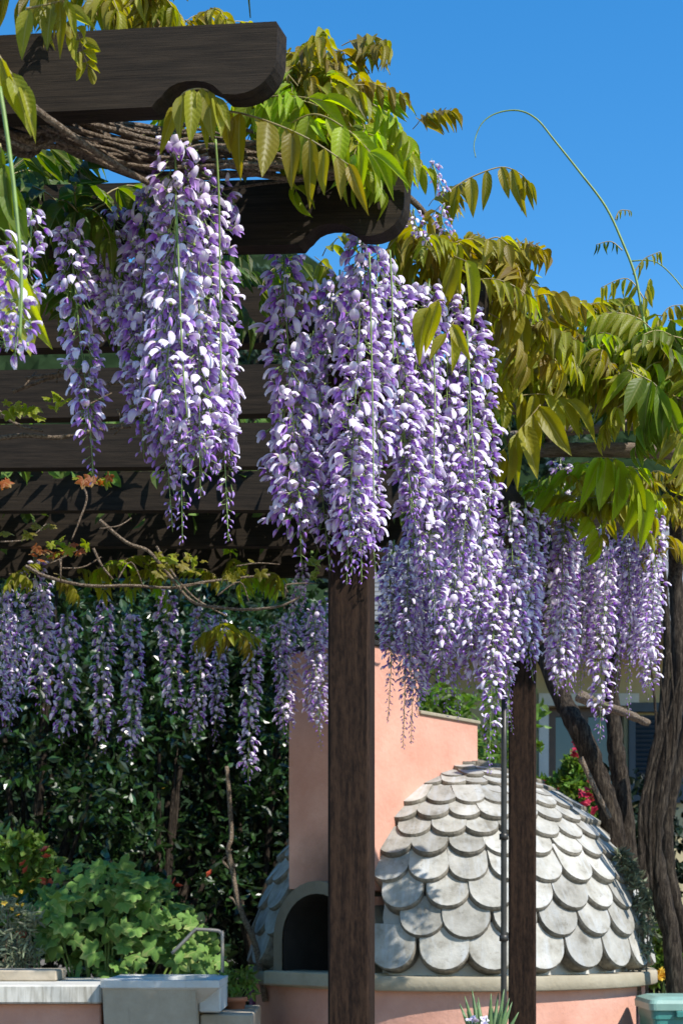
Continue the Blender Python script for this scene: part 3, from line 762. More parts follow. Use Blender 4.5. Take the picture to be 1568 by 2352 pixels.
def pinnate(npairs, length, ll, droop, seed):
    """rachis polyline in local coords (x out) and leaflet matrices"""
    rnd=random.Random(seed); pts=[]; 
    for k in range(9):
        t=k/8; pts.append(Vector((length*t*(1-.12*t), rnd.uniform(-.004,.004), length*(.22*t-.55*t*t))))
    ms=[]
    for q in range(npairs):
        t=.22+.74*q/max(1,npairs-1); i=min(7,int(t*8)); p=pts[i].lerp(pts[i+1],t*8-i); tan=(pts[i+1]-pts[i]).normalized()
        s=ll*(.72+.42*math.sin(math.pi*(.2+.7*t)))*rnd.uniform(.88,1.1)
        for sd_ in (-1,1):
            d=(tan*rnd.uniform(.25,.6)+Vector((0,sd_*rnd.uniform(.5,1),0))+Vector((0,0,-droop*rnd.uniform(.7,1.3)))).normalized()
            m=basis(d,Vector((tan.x*.3+rnd.uniform(-.3,.3),sd_*.5+rnd.uniform(-.3,.3),1)),p,s); ms.append(m)
    tan=(pts[8]-pts[7]).normalized(); ms.append(basis((tan+Vector((0,0,-droop*.4))).normalized(),(0,0,1),pts[8],ll*.95))
    return pts,ms
def leaf_mesh(seed):
    key=('leaf',seed)
    if key not in CACHE:
        rnd=random.Random(seed*13+1)
        pts,ms=pinnate(rnd.choice([4,5,5,6]),rnd.uniform(.15,.23),rnd.uniform(.072,.10),rnd.uniform(.5,1.5),seed)
        mb=MB(); mb.tube(pts,[.0018]*8+[.001],4,1,1,cap=False)
        for m in ms:
            v,f,pt=LTM[rnd.randrange(4)]; pt=pt.copy(); pt[:,2]=rnd.random(); mb.add(xf(v,m),f,0,pt)
        o=mb.build('leaf',[M['leaf'],M['bronze_stem']]); CACHE[key]=o.data; bpy.data.objects.remove(o)
    return CACHE[key]
NLEAF=[0]
def place_leaf(vine,p,az,pitch,scale,tn,roll=0):
    o=bpy.data.objects.new('leaf',leaf_mesh(random.randrange(16))); COL.objects.link(o); o.parent=vine
    o.location=at(vine,p); o.rotation_euler=(roll,-pitch,az); o.scale=(scale,)*3; o.color=tone(tn); NLEAF[0]+=1
    return o
def cloud(vine,cx,cy,rx,ry,D,dD,n,tones,scale=1.0,az=None):
    scale*=.86
    for _ in range(int(n*1.5+.5)):
        a=random.uniform(0,6.28); q=math.sqrt(random.random()); d=D+random.uniform(-dD,dD)
        p=P(cx+rx*q*math.cos(a),cy+ry*q*math.sin(a),d)
        z_=random.uniform(0,6.28) if az is None else az+random.gauss(0,.7)
        place_leaf(vine,p,z_,random.gauss(.1,.35),scale*random.uniform(.75,1.2),random.choice(tones),random.gauss(0,.25))
def hero_leaf(vine,path,D,lens,tn,dirs=None,lw=1.0):
    """one large leaf: rachis through the given points, then single leaflets (position along the rachis, length in survey units, lean)"""
    pts=[P(x,y,D+dz) for x,y,dz in path]
    sp,_=crom(pts,[0]*len(pts),6)
    base=sp[0]; mb=MB(); mb.tube([p-base for p in sp],[.0022-.0012*k/len(sp) for k in range(len(sp))],5,0,1)
    lo=mb.build('leaf',M['bronze_stem'],vine,loc=at(vine,base)); lo.color=tone(tn)
    for (t,L,ang) in lens:
        i=min(len(sp)-2,int(t*(len(sp)-1))); f=t*(len(sp)-1)-i; p=sp[i].lerp(sp[i+1],f)-base
        a=R(ang); d=Vector((math.sin(a),random.uniform(-.35,.2),-math.cos(a)))
        k=random.randrange(4)
        o=bpy.data.objects.new('leaflet',leaflet_obj_mesh(k)); COL.objects.link(o); o.parent=lo
        o.matrix_local=basis(d,(random.uniform(-.5,.5),-1,.25),p,L/FPX*D) @ Matrix.Diagonal((1,lw*random.uniform(.9,1.15),1,1)); o.color=tone(tn,.22)
    return lo

# ------------------------------------------------------------------ wisteria on the near pergola
vine1=thing('wisteria_vine','wisteria with long lilac racemes draped over the near ends of the pergola rafters','plant',P(560,380,3.0),'wisteria vines on the pergola')
v2D=5.1
vine2=thing('wisteria_vine','wisteria with thick dark twisted trunks and lilac racemes covering the right-hand end of the pergola','plant',P(1430,2352,7.0),'wisteria vines on the pergola'); vine2.location.z=0
vine3=thing('wisteria_vine','shaded wisteria whose row of racemes hangs from the rear rafters at left','plant',P(300,1320,6.4),'wisteria vines on the pergola')
# woody stems
def stems(vine,paths,mat,name='stem'):
    for path,D,r in paths:
        m=MB(); pts=[P(x,y,D+dz)-vine.location for x,y,dz in path]
        if name=='stem' and len(path)>5: pts=[p+Vector((random.gauss(0,.004),random.gauss(0,.016),random.gauss(0,.009))) for p in pts]
        k=len(pts); m.tube(pts,[r*(1-.35*i/(k-1)) for i in range(k)],7,smooth=5,wob=.10); m.build(name,mat,vine)
ps=[]
for k in range(46):
    o_=random.uniform(-1,1); y0=random.uniform(225,335)
    ps.append(([(-60,y0-45,0),(60,y0+10+random.uniform(-20,20),.02),(150,290+o_*38,.06),(260,330+o_*55,.1),(360,350+o_*60,.14),(480,355+o_*48,.18),(640,365+o_*36,.22),(820,385+o_*24,.3)][:random.choice([6,7,8,8])],2.66+random.uniform(0,.18),random.uniform(.0035,.0075)))
ps.append(([(-30,200,0),(60,235,0),(110,272,0),(230,355,.1),(340,420,.2)],2.6,.008))
ps.append(([(800,385,0),(930,520,.4),(1060,600,.8),(1180,720,1.1),(1320,800,1.4),(1600,850,1.5)],3.2,.012))
ps.append(([(820,375,0),(960,470,.4),(1090,640,.7),(1200,760,1.0),(1400,830,1.3),(1620,800,1.4)],3.25,.009))
stems(vine1,ps,M['twig'])
# racemes: x, top, bottom, width (survey units), distance
A=[(345,420,1050,118,2.98,.12),(400,305,1010,132,2.82,.08),(452,345,1150,118,2.86,.13),(503,400,1075,122,2.92,.08),(425,600,1240,96,2.9,.28),(378,560,1210,104,2.98,.22),(508,680,1245,92,2.96,.3),(310,560,830,90,3.05,.1),
   (162,500,1100,108,2.9,.2),(266,470,815,92,3.05,.16),(215,560,760,70,3.1,.2)]
for k,(x,y0,y1,w_,D,tl) in enumerate(A):
    L=(y1-y0)/FPX*D; raceme(vine1,P(x,y0,D),L,w_/2/FPX*D,tail=tl,single=[22,42,42,42,24,18,20,0,34,14,0][k])
for (x,y0,y1,w_,D,tl) in [(42,560,838,118,2.35,.05),(-5,520,800,110,2.4,.05),(70,480,640,80,2.5,.3)]:
    raceme(vine1,P(x,y0,D),(y1-y0)/FPX*D,w_/2/FPX*D,tail=tl,dens=.55,single=14)
B=[(735,900,1310,96,3.3,.2),(785,1000,1345,92,3.27,.25),(825,1000,1335,90,3.25,.25),(975,1000,1330,90,3.6,.1),(1045,960,1330,90,3.75,.1),(780,620,980,100,3.5,.1),(812,820,1235,100,3.4,.14),(652,560,1290,124,3.25,.16),(640,960,1230,112,3.3,.1),(762,640,1170,118,3.36,.1),(800,940,1325,100,3.28,.25),(832,530,1240,118,3.22,.1),(868,560,1100,108,3.3,.12),(905,620,1180,112,3.4,.25),(948,640,1240,112,3.5,.12),(985,640,1300,112,3.5,.16),
   (1030,640,1250,112,3.6,.12),(1068,680,1310,104,3.62,.16),(1092,720,1240,88,3.68,.12),(720,760,1130,90,3.45,.12),(925,900,1200,90,3.42,.3),(845,1000,1320,84,3.32,.3),(1005,900,1420,92,3.7,.14),(1060,1020,1480,88,3.9,.12),(1100,1080,1450,80,4.0,.1)]
for k,(x,y0,y1,w_,D,tl) in enumerate(B):
    raceme(vine1,P(x,y0,D),(y1-y0)/FPX*D,w_/2/FPX*D,tail=tl,single=[0,0,0,0,0,0,0,10,0,6,0,8,0,4][k] if k<14 else 0)
C=[(940,1240,1560,60,4.6,.12),(1020,1200,1560,64,4.55,.1),(1065,1150,1520,66,4.5,.08),(1150,1300,1560,66,4.45,.1),(1222,1250,1560,58,4.55,.15),(893,1270,1660,50,4.7,.35),(925,1290,1720,56,4.75,.35),(963,1270,1710,58,4.75,.28),(905,1240,1520,62,4.7,.1),(1000,1260,1620,66,4.8,.2),(1045,1240,1640,62,4.85,.2),(1085,1180,1600,74,4.6,.12),(1120,1180,1600,74,4.5,.12),(1132,1300,1780,66,4.45,.3),(1168,1150,1560,74,4.5,.1),
   (1205,1150,1540,74,4.6,.12),(1238,1170,1480,62,4.7,.1),(1190,1280,1660,52,4.5,.4),(1178,1380,1680,44,4.6,.5),(950,1180,1500,66,4.7,.1),(1060,1400,1650,52,5.0,.4),(980,1420,1640,52,5.0,.2),(1150,1240,1640,66,4.7,.2)]
for k,(x,y0,y1,w_,D,tl) in enumerate(C):
    raceme(vine1,P(x,y0,D),(y1-y0)/FPX*D,w_/2/FPX*D,tail=tl,dens=.8)
Dd=[(1330,1200,1540,60,5.5,.1),(1365,1240,1580,58,5.6,.1),(1440,1220,1540,58,5.5,.1),(1280,1300,1590,60,5.45,.08),(1490,1250,1560,56,5.6,.1),(1285,1040,1600,64,5.3,.08),(1262,1230,1570,58,5.4,.1),(1310,1180,1590,60,5.4,.15),(1345,1190,1560,58,5.6,.25),(1378,1200,1600,56,5.5,.3),(1395,1240,1700,58,5.4,.12),(1425,1210,1600,54,5.6,.4),(1455,1190,1560,54,5.6,.3),(1440,1300,1650,46,5.6,.55),
    (1482,1150,1530,58,5.5,.1),(1503,1140,1610,58,5.4,.08),(1300,1240,1530,56,5.7,.1),(1335,1280,1600,50,5.7,.4),(1410,1240,1540,54,5.8,.2),(1470,1260,1590,48,5.7,.5)]
for (x,y0,y1,w_,D,tl) in Dd:
    raceme(vine2,P(x,y0,D),(y1-y0)/FPX*D,w_/2/FPX*D,tail=tl,dens=.75)
E=[(645,1420,1680,48,6.3,.1),(708,1400,1660,52,6.4,.12),(738,1420,1680,50,6.35,.1),(5,1340,1710,56,6.3,.15),(38,1350,1650,52,6.5,.2),(78,1275,1640,66,6.1,.12),(155,1400,1710,64,6.4,.1),(240,1365,1730,52,6.35,.1),(302,1400,1750,56,6.5,.12),(383,1350,1640,64,6.3,.1),(460,1390,1710,52,6.4,.12),(505,1400,1710,46,6.5,.2),
   (585,1430,1800,52,6.2,.1),(663,1400,1710,50,6.4,.15),(694,1285,1420,40,6.0,.1),(725,1380,1720,54,6.3,.2),(745,1370,1600,46,6.5,.2),(20,1400,1690,46,6.7,.15),(100,1330,1560,48,6.5,.2)]
for (x,y0,y1,w_,D,tl) in E:
    raceme(vine3,P(x,y0,D),(y1-y0)/FPX*D,w_/2/FPX*D,tail=tl,dens=.62)
# small upright blossoms against the sky
for (x,y0,y1,w_) in [(938,335,420,60),(990,370,455,44),(1020,470,540,40),(950,480,560,50),(905,330,400,50)]:
    raceme(vine1,P(x,y0,3.4),(y1-y0)/FPX*3.4,w_/2/FPX*3.4,tail=.1,dens=.45,sway=(.03,0))

# hero leaves, leaflet by leaflet
h=[]
hero_leaf(vine1,[(395,255,.02),(425,212,0),(470,205,0),(500,230,0)],2.62,[(.1,95,-14),(.3,110,-6),(.45,125,2),(.6,110,8),(.75,115,4),(.9,95,14),(1,80,24)],'olive')
hero_leaf(vine1,[(490,250,0),(560,262,0),(640,288,-.02),(720,325,-.02),(800,378,0)],2.68,[(.12,90,6),(.22,128,-4),(.42,148,-2),(.6,122,-3),(.72,125,2),(.82,96,-5),(.9,92,8),(1,100,20),(.35,80,22),(.55,96,18)],'bronze',lw=1.12)
hero_leaf(vine1,[(640,300,.1),(720,262,.06),(800,300,.03),(850,350,0)],2.78,[(.15,110,-30),(.3,125,-12),(.45,130,28),(.6,120,-6),(.7,130,42),(.82,105,4),(.92,115,40),(1,110,58)],'lime')
hero_leaf(vine1,[(560,230,.1),(650,220,.06),(740,230,.03)],2.82,[(.1,100,-20),(.3,120,15),(.5,115,48),(.65,110,5),(.8,115,55),(1,105,75)],'lime')
hero_leaf(vine1,[(1030,440,0),(1080,408,0),(1150,384,0),(1195,400,0),(1212,420,0)],3.5,[(.12,80,-10),(.25,85,4),(.38,84,-2),(.5,70,14),(.62,92,12),(.8,66,2),(.9,62,12),(1,50,26)],'bronze')
hero_leaf(vine1,[(1020,690,0),(1005,690,0),(985,705,0)],3.2,[(.5,110,-16),(1,112,-24)],'olive',lw=1.2)
hero_leaf(vine1,[(1040,740,0),(1035,752,0),(1025,765,0)],3.2,[(.3,80,24),(.6,92,14),(1,76,-34)],'olive',lw=1.1)
hero_leaf(vine1,[(1110,555,0),(1140,545,0),(1165,560,0)],3.6,[(.2,74,-8),(.6,60,4),(1,62,8)],'bronze')
hero_leaf(vine1,[(1055,560,0),(1030,580,0),(1070,600,-.1)],3.55,[(.1,120,-4),(.4,130,8),(.7,136,-10),(1,130,12)],'olive')
hero_leaf(vine1,[(1170,620,0),(1180,690,-.05),(1195,720,0)],3.8,[(.1,120,-22),(.4,130,-8),(.8,120,-14),(1,110,4)],'bronze')
hero_leaf(vine2,[(1112,945,0),(1170,915,0),(1240,905,0),(1300,920,0)],4.3,[(.1,80,-8),(.28,88,-2),(.45,96,4),(.6,105,-8),(.72,120,24),(.85,105,36),(1,110,46)],'olive')
hero_leaf(vine2,[(1240,930,0),(1190,990,0),(1150,1040,0)],4.25,[(.05,140,30),(.2,120,2),(.4,128,14),(.55,110,-4),(.75,100,8),(.9,96,-12),(1,90,2)],'olive')
hero_leaf(vine2,[(1440,850,0),(1500,880,0),(1520,915,0)],4.2,[(.1,90,-46),(.3,110,-28),(.45,125,-18),(.6,140,-6),(.75,140,4),(.88,120,14),(1,120,26)],'green')
hero_leaf(vine2,[(1370,1050,0),(1420,1060,0),(1470,1120,0)],4.7,[(.1,120,-22),(.25,130,-8),(.4,120,12),(.55,130,-2),(.7,120,18),(.85,120,2),(1,130,12)],'lime')
hero_leaf(vine2,[(1350,1060,.1),(1300,1080,.1),(1250,1130,.1)],4.8,[(.2,80,-30),(.5,80,-40),(.8,80,-20),(1,60,-30)],'lime')
hero_leaf(vine1,[(-20,100,0),(20,160,0),(50,200,0)],2.3,[(.3,130,14),(.6,140,20),(1,120,22)],'olive')
hero_leaf(vine1,[(0,330,0),(10,380,0),(15,420,0)],2.4,[(.1,120,-8),(.5,140,10),(.8,150,-4),(1,140,18)],'green',lw=1.1)
hero_leaf(vine1,[(-10,560,0),(20,600,0),(30,640,0)],2.5,[(.1,220,2),(.5,200,20),(1,180,14),(.3,190,-12)],'yellow',lw=1.25)
hero_leaf(vine1,[(60,20,0),(110,10,0),(150,0,0)],2.4,[(.1,110,-12),(.35,90,10),(.6,120,-4),(.8,100,6),(1,80,20)],'olive')
# green trailing stems at far left and in front of the racemes
stems(vine1,[([(0,200,0),(20,330,0),(38,480,0),(50,640,0),(46,780,0)],2.1,.0035),([(495,320,0),(503,450,.02),(505,620,.05),(508,900,.05)],2.75,.0024),([(570,-20,0),(575,40,.2)],2.9,.0022),([(895,575,0),(900,680,0),(902,830,0)],3.15,.0024),([(405,470,0),(412,640,0),(418,800,.02),(430,960,.03)],2.74,.0021),([(848,580,0),(852,760,0),(856,980,0),(858,1150,0)],3.14,.0021),([(992,720,0),(998,900,0),(995,1100,0)],3.35,.002),([(1072,760,0),(1080,930,0),(1090,1120,0)],3.5,.002)],M['stem'],'shoot')

# leaf masses
T1=['bronze','olive','olive','lime']
cloud(vine1,60,-25,85,30,2.5,.1,5,['olive','bronze','olive'],.8)
cloud(vine1,250,-15,130,22,2.8,.08,10,['olive','bronze'],.85)
cloud(vine1,480,48,60,10,2.9,.1,3,['bronze'],.7)
cloud(vine1,765,160,82,58,3.1,.16,15,['bronze','bronze','olive'],.8)
cloud(vine1,740,225,110,48,3.0,.15,14,['lime','lime','olive'],.85)
cloud(vine1,560,215,90,22,3.02,.08,6,['lime','olive'],.8)
cloud(vine1,785,320,72,50,3.05,.12,9,['lime','green'],.85)
cloud(vine1,915,310,50,28,3.3,.1,5,['bronze','olive'],.62)
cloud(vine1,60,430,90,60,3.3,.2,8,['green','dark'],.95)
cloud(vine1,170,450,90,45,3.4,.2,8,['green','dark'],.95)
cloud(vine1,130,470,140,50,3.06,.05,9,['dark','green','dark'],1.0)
cloud(vine1,690,600,70,30,3.6,.15,5,['green','olive'],.8)
cloud(vine1,1000,520,60,50,3.6,.12,9,['bronze','olive'],.8)
cloud(vine1,1080,590,70,60,3.72,.15,13,['bronze','olive'],.85)
cloud(vine1,1150,690,60,50,3.9,.15,11,['bronze','olive'],.9)
cloud(vine1,1190,770,60,50,4.1,.15,11,T1,.9)
cloud(vine1,1000,600,60,40,3.7,.1,5,['olive'],.8)
cloud(vine2,1270,800,130,60,4.5,.2,26,T1,1.0)
cloud(vine2,1440,810,150,65,4.6,.25,36,['bronze','olive','olive','lime'],1.0)
cloud(vine2,1400,730,90,40,4.7,.2,11,['olive','bronze'],.8)
cloud(vine2,1530,790,70,70,4.5,.2,16,['olive','lime','green'],1.0)
cloud(vine2,1500,925,70,40,4.3,.15,9,['green','olive'],1.0)
cloud(vine2,1330,870,140,35,4.7,.2,16,['dark','green','olive'],1.0)
cloud(vine2,1390,1130,90,60,5.0,.15,13,['lime','olive'],.95)
cloud(vine2,1480,1110,60,60,5.4,.15,9,['olive','bronze'],.9)
cloud(vine2,1280,1120,50,40,5.2,.1,5,['green','lime'],.9)
cloud(vine2,1535,1230,30,40,5.5,.1,3,['bronze'],.8)
cloud(vine3,420,1305,260,26,6.2,.15,16,['olive','lime'],.85)
cloud(vine3,80,1330,80,30,6.0,.15,5,['olive'],.7)
cloud(vine3,530,1450,40,20,5.9,.1,3,['olive','bronze'],.9)
# unseen leaf layer over the rear rafters, added to shade the racemes there
rm=MB(); cs=[(random.uniform(-2.7,.42),random.uniform(5.25,6.4),3.08+random.uniform(-.03,.10)) for _ in range(160)]
scatter(rm,clump_points([Vector(c)-vine3.location for c in cs],[.22]*len(cs),4200,.35),leaf_quad(.085,.038),.7,1.2); stuff(rm.build('shade_canopy',M['leaf_bush'],vine3,smooth=False))
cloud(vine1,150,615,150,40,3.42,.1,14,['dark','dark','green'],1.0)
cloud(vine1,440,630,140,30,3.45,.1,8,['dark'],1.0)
# dark inner leaves behind the right band so that no sky shows through
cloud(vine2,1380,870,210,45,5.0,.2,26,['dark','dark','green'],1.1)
# arching shoot against the sky
sp=[(1092,362,0),(1088,330,0),(1105,285,0),(1140,260,0),(1190,254,0),(1232,274,0),(1272,322,0),(1330,395,0),(1390,475,0),(1430,560,0),(1458,635,0),(1474,720,0),(1492,810,0)][::-1]
m=MB(); m.tube([P(x,y,4.4)-vine2.location for x,y,_ in sp],[.0046-.0034*i/12 for i in range(13)],6,smooth=5); m.build('arching_shoot',M['stem'],vine2)
def sprig(vine,path,D,nl,ll,tn,dirdeg=10):
    lens=[(.3+.7*k/max(1,nl-1),ll*random.uniform(.8,1.15),dirdeg+random.uniform(-22,22)) for k in range(nl)]
    hero_leaf(vine,[(x,y,0) for x,y in path],D,lens,tn,lw=.9)
sprig(vine2,[(1412,505),(1422,484),(1446,484)],4.4,6,17,'olive')
sprig(vine2,[(1428,575),(1402,555),(1368,562)],4.4,6,22,'dark',-5)
sprig(vine2,[(1452,630),(1478,595),(1515,578)],4.4,6,28,'olive')
sprig(vine2,[(1480,690),(1440,640),(1380,660)],4.4,7,40,'olive',-8)
sprig(vine2,[(1470,720),(1485,660),(1492,640)],4.4,5,44,'olive')
sprig(vine2,[(1495,770),(1530,710),(1568,700)],4.4,6,42,'bronze')
m=MB(); m.tube([P(x,y,4.45)-vine2.location for x,y in [(1445,600),(1500,600),(1540,630),(1580,680)]],[.0025,.002,.002,.0018],5,smooth=4); m.build('arching_shoot',M['stem'],vine2)

# trunks of the right-hand wisteria
def trunk(path,D,r0,r1,mat=M['bark'],name='trunk',vine=vine2,wob=.16,sides=10):
    pts=[P(x,y,D+dz)-vine.location for x,y,dz in path]; k=len(pts); m=MB()
    m.tube(pts,[r0+(r1-r0)*i/(k-1) for i in range(k)],sides,smooth=7,wob=wob); return m.build(name,mat,vine)
trunk([(1455,2760,0),(1450,2300,0),(1418,2050,0),(1405,1900,0),(1375,1790,0),(1330,1680,0),(1285,1590,.1),(1240,1440,.2),(1300,1250,0)],7.2,.065,.045)
trunk([(1470,2760,.1),(1455,2200,.1),(1440,1950,.1),(1425,1800,.1),(1410,1690,.1),(1405,1560,.1),(1430,1350,-.1),(1400,1100,-.5)],7.3,.055,.032)
trunk([(1560,2760,0),(1550,2250,0),(1520,2060,0),(1500,1930,0),(1520,1800,0),(1548,1650,0),(1560,1520,0),(1550,1300,0),(1560,1080,-.6)],6.8,.048,.034)
trunk([(1600,2760,.2),(1590,2250,.2),(1545,2050,.2),(1530,1900,.2),(1560,1750,.2),(1590,1600,.2)],6.9,.036,.03)
trunk([(1330,1600,0),(1380,1620,-.1),(1430,1636,-.2),(1488,1662,-.3)],7.0,.03,.016,M['twig'],'branch')
trunk([(1332,1740,0),(1360,1800,0),(1385,1850,0),(1400,1880,0)],7.0,.014,.01,M['twig'],'branch')
for k in range(6):
    x0=1470+random.uniform(0,90); trunk([(x0,2000+random.uniform(-60,60),0),(x0+10+random.uniform(-20,25),1850,-.02),(x0+35+random.uniform(-15,15),1700,0),(x0+30+random.uniform(-30,60),1500,0)],6.72,.009,.005,M['bark'],'branch')

# ------------------------------------------------------------------ bare grape vine on the rear rafters
grape=thing('grapevine','nearly bare grapevine with orange young leaves twisting below the rear rafters','plant',P(300,1300,4.6))
stems(grape,[(p_,D_,r_*.62) for p_,D_,r_ in [([(-20,1010,0),(60,1000,0),(140,1005,0),(240,985,0),(300,980,.05)],3.7,.011),([(-20,930,0),(40,975,0),(100,990,0)],3.75,.009),
  ([(60,870,0),(160,860,0),(240,880,0),(290,880,0)],3.75,.008),([(30,900,0),(130,865,0),(230,850,0)],3.8,.009),
  ([(180,1100,0),(200,1140,0),(185,1190,0),(165,1240,0)],4.3,.006),([(230,1195,0),(290,1245,0),(340,1265,0),(380,1310,0),(440,1380,0),(500,1395,0),(580,1400,0),(650,1390,0),(690,1370,0)],4.6,.010),
  ([(60,1300,0),(110,1325,0),(200,1345,0),(300,1345,0),(400,1350,0),(480,1335,.05),(620,1320,.1)],4.75,.010),([(360,1255,0),(400,1320,0),(450,1375,0),(520,1415,0)],4.7,.007),
  ([(215,1260,0),(235,1300,0),(260,1330,0)],4.6,.008),([(140,1285,0),(140,1335,0)],4.6,.006),([(270,940,0),(280,975,0),(262,1000,0)],3.7,.004),([(690,1180,0),(715,1225,0),(735,1270,0)],3.9,.003)]]+[([(x_+random.uniform(-30,30),y_+random.uniform(-12,12),0),(x_+25+random.uniform(-10,10),y_+random.uniform(-40,10),0),(x_+60+random.uniform(-20,30),y_+random.uniform(-50,20),.03)],D_,.0028) for x_,y_,D_ in [(40,900,3.75),(120,880,3.75),(180,940,3.7),(220,900,3.8),(90,1290,4.6),(170,1300,4.6),(280,1330,4.7),(360,1320,4.7),(420,1340,4.7),(520,1370,4.6),(560,1300,4.7),(640,1350,4.6),(250,1210,4.5),(30,1250,4.6)]],M['twig'],'branch')
# lobed leaf template (grape, mallow): fan with notched edge
def lobed(nl=5,rad=1.0,cup=.15,depth=.42,teeth=3):
    n=nl*4; v=[(0,0,0)]; pt=[(0,0,0)]; v2=[]
    for k in range(n+1):
        a=R(-145+290*k/n); ph=(k%4)/4.0
        r=rad*(1-depth*(.5+.5*math.cos(2*math.pi*ph)) if True else 1)*(.80+.2*math.cos(a*.8))
        v.append((r*math.cos(a)*.55,r*math.sin(a)*.55,cup*.35)); pt.append((.5,math.sin(a),0))
        v2.append((r*math.cos(a),r*math.sin(a),cup*math.cos(a*2)*.6*(1 if k%2 else .4)-.12*max(0,math.cos(a))))
    m=len(v); v+=v2; pt+=[(1,0,0)]*len(v2); f=[]
    for k in range(n): f.append((0,1+k,2+k)); f.append((1+k,m+k,m+k+1,2+k))
    return np.array(v,float),f,np.array(pt,float)
LOB=[lobed(5,1,.35,.40),lobed(5,1,.32,.45),lobed(7,1,.3,.32)]
def lobed_leaf(parent,p,nrm,tip,s,mat,name='leaf',col=None,k=None):
    k=random.randrange(3) if k is None else k; key=('lob',k,mat.name)
    if key not in CACHE:
        v,f,pt=LOB[k]; pt=pt.copy(); pt[:,2]=random.random(); m=MB(); m.add(v,f,0,pt); o=m.build(name,mat); CACHE[key]=o.data; bpy.data.objects.remove(o)
    o=bpy.data.objects.new(name,CACHE[key]); COL.objects.link(o); o.parent=parent
    o.matrix_local=basis(tip,nrm,p,s)
    if col: o.color=col
    return o
for (cx,cy,rx,ry,n_,D,cols) in [(130,1265,75,28,22,4.5,['orange','orange','lime']),(60,1215,50,15,8,4.5,['olive']),(210,1105,55,8,8,4.2,['lime','orange']),(40,940,45,22,12,3.6,['lime']),(120,920,30,22,7,3.6,['lime']),(420,1290,90,30,16,4.6,['lime','olive']),(560,1320,60,30,8,4.7,['olive']),(725,1305,16,50,6,4.2,['green']),(10,1110,15,8,3,4.2,['orange'])]:
    for _ in range(n_):
        TONE.setdefault('orange',(.34,.13,.03)); c=tone(random.choice(cols))
        p=P(cx+random.gauss(0,.5)*rx,cy+random.gauss(0,.5)*ry,D+random.uniform(-.1,.1))-grape.location
        lobed_leaf(grape,p,(random.uniform(-.6,.6),random.uniform(-1,0),1),(random.uniform(-1,1),random.uniform(-.5,.5),random.uniform(-.9,.3)),random.uniform(.016,.036)*D/4.4,M['leaf'],col=c,k=1)

# ------------------------------------------------------------------ left: masonry bench, stone sink, plants
bD=6.0
bench=thing('garden_counter','masonry counter of salmon render under a stained white slab in the bottom left corner','counter',P(100,2305,bD)); bench.location.z=0
def Bn(v): return at(bench,v)
xr=P(228,0,bD).x; xl=P(-260,0,bD).x; zt1=P(0,2262,bD).z; zt0=P(0,2306,bD).z
m=MB(); m.bevbox(Bn((xl,bD+.06,0)),Bn((xr-.002,bD+.62,zt0-.001)),.006); m.build('base',M['pink'],bench,smooth=False)
m=MB(); m.bevbox(Bn((xl,bD,zt0)),Bn((xr+.01,bD+.66,zt1)),.008); m.build('slab',M['slab'],bench,smooth=False)
m=MB(); m.bevbox(Bn((xl,bD+.28,zt1+.001)),Bn((P(132,0,bD+.3).x,bD+.5,zt1+.05)),.006); m.build('kerb',M['stone'],bench,smooth=False)
sink=thing('stone_sink','weathered grey stone sink with a thick white rim beside the salmon counter','sink',P(350,2340,bD)); sink.location.z=0
def Sk(v): return at(sink,v)
x0,x1=P(236,0,bD-.03).x,P(450,0,bD-.03).x; zr=P(0,2268,bD-.03).z
m=MB(); mtx=Matrix.Translation(Sk((0,0,0)))
y0_,y1_=bD-.04,bD+.52
vv=[Vector(p) for p in [(x0+.05,y0_+.05,0),(x1-.0,y0_+.05,0),(x1,y1_,0),(x0+.035,y1_,0),(x0,y0_,zr-.002),(x1,y0_,zr-.002),(x1,y1_,zr-.002),(x0,y1_,zr-.002)]]
m.add([tuple(Sk(v)) for v in vv],[(0,3,2,1),(0,1,5,4),(1,2,6,5),(2,3,7,6),(3,0,4,7)]); m.build('basin',M['stone'],sink,smooth=False)
# rim with a rounded hole, sitting on the basin and the white end block
x2=P(506,0,bD).x; m=MB(); k=24; out=[];inn=[]
for i in range(k):
    a=2*math.pi*i/k; ca,sa=math.cos(a),math.sin(a); q=max(abs(ca),abs(sa)); ox,oy=ca/q,sa/q
    out.append(((x0-.006+x2)/2+ox*(x2-x0+.006)/2,(y0_-.01+y1_+.01)/2+oy*(y1_-y0_+.02)/2)); inn.append(((x0+x2)/2+.02+.15*ca,(y0_+y1_)/2+.17*sa))
za,zb_=zr,zr+.030; vv=[(x,y,za) for x,y in out]+[(x,y,zb_) for x,y in out]+[(x,y,zb_-.004) for x,y in inn]+[(x,y,za-.10) for x,y in inn]
f=[]
for i in range(k):
    j=(i+1)%k; f+=[(i,j,k+j,k+i),(k+i,k+j,2*k+j,2*k+i),(2*k+i,2*k+j,3*k+j,3*k+i),(j,i,3*k+i,3*k+j)]
m.add([tuple(Sk(v)) for v in vv],f); m.build('rim',M['white'],sink,smooth=False)
m=MB(); m.bevbox(Sk((x1+.003,y0_+.10,P(0,2328,bD).z)),Sk((x2-.003,y1_-.01,zr-.001)),.006); m.build('end_block',M['white'],sink,smooth=False)
m=MB(); m.bevbox(Sk((x1+.004,y0_+.14,0)),Sk((P(580,0,bD+.1).x,y1_+.2,P(0,2334,bD).z)),.006); m.build('plinth',M['stone'],sink,smooth=False)

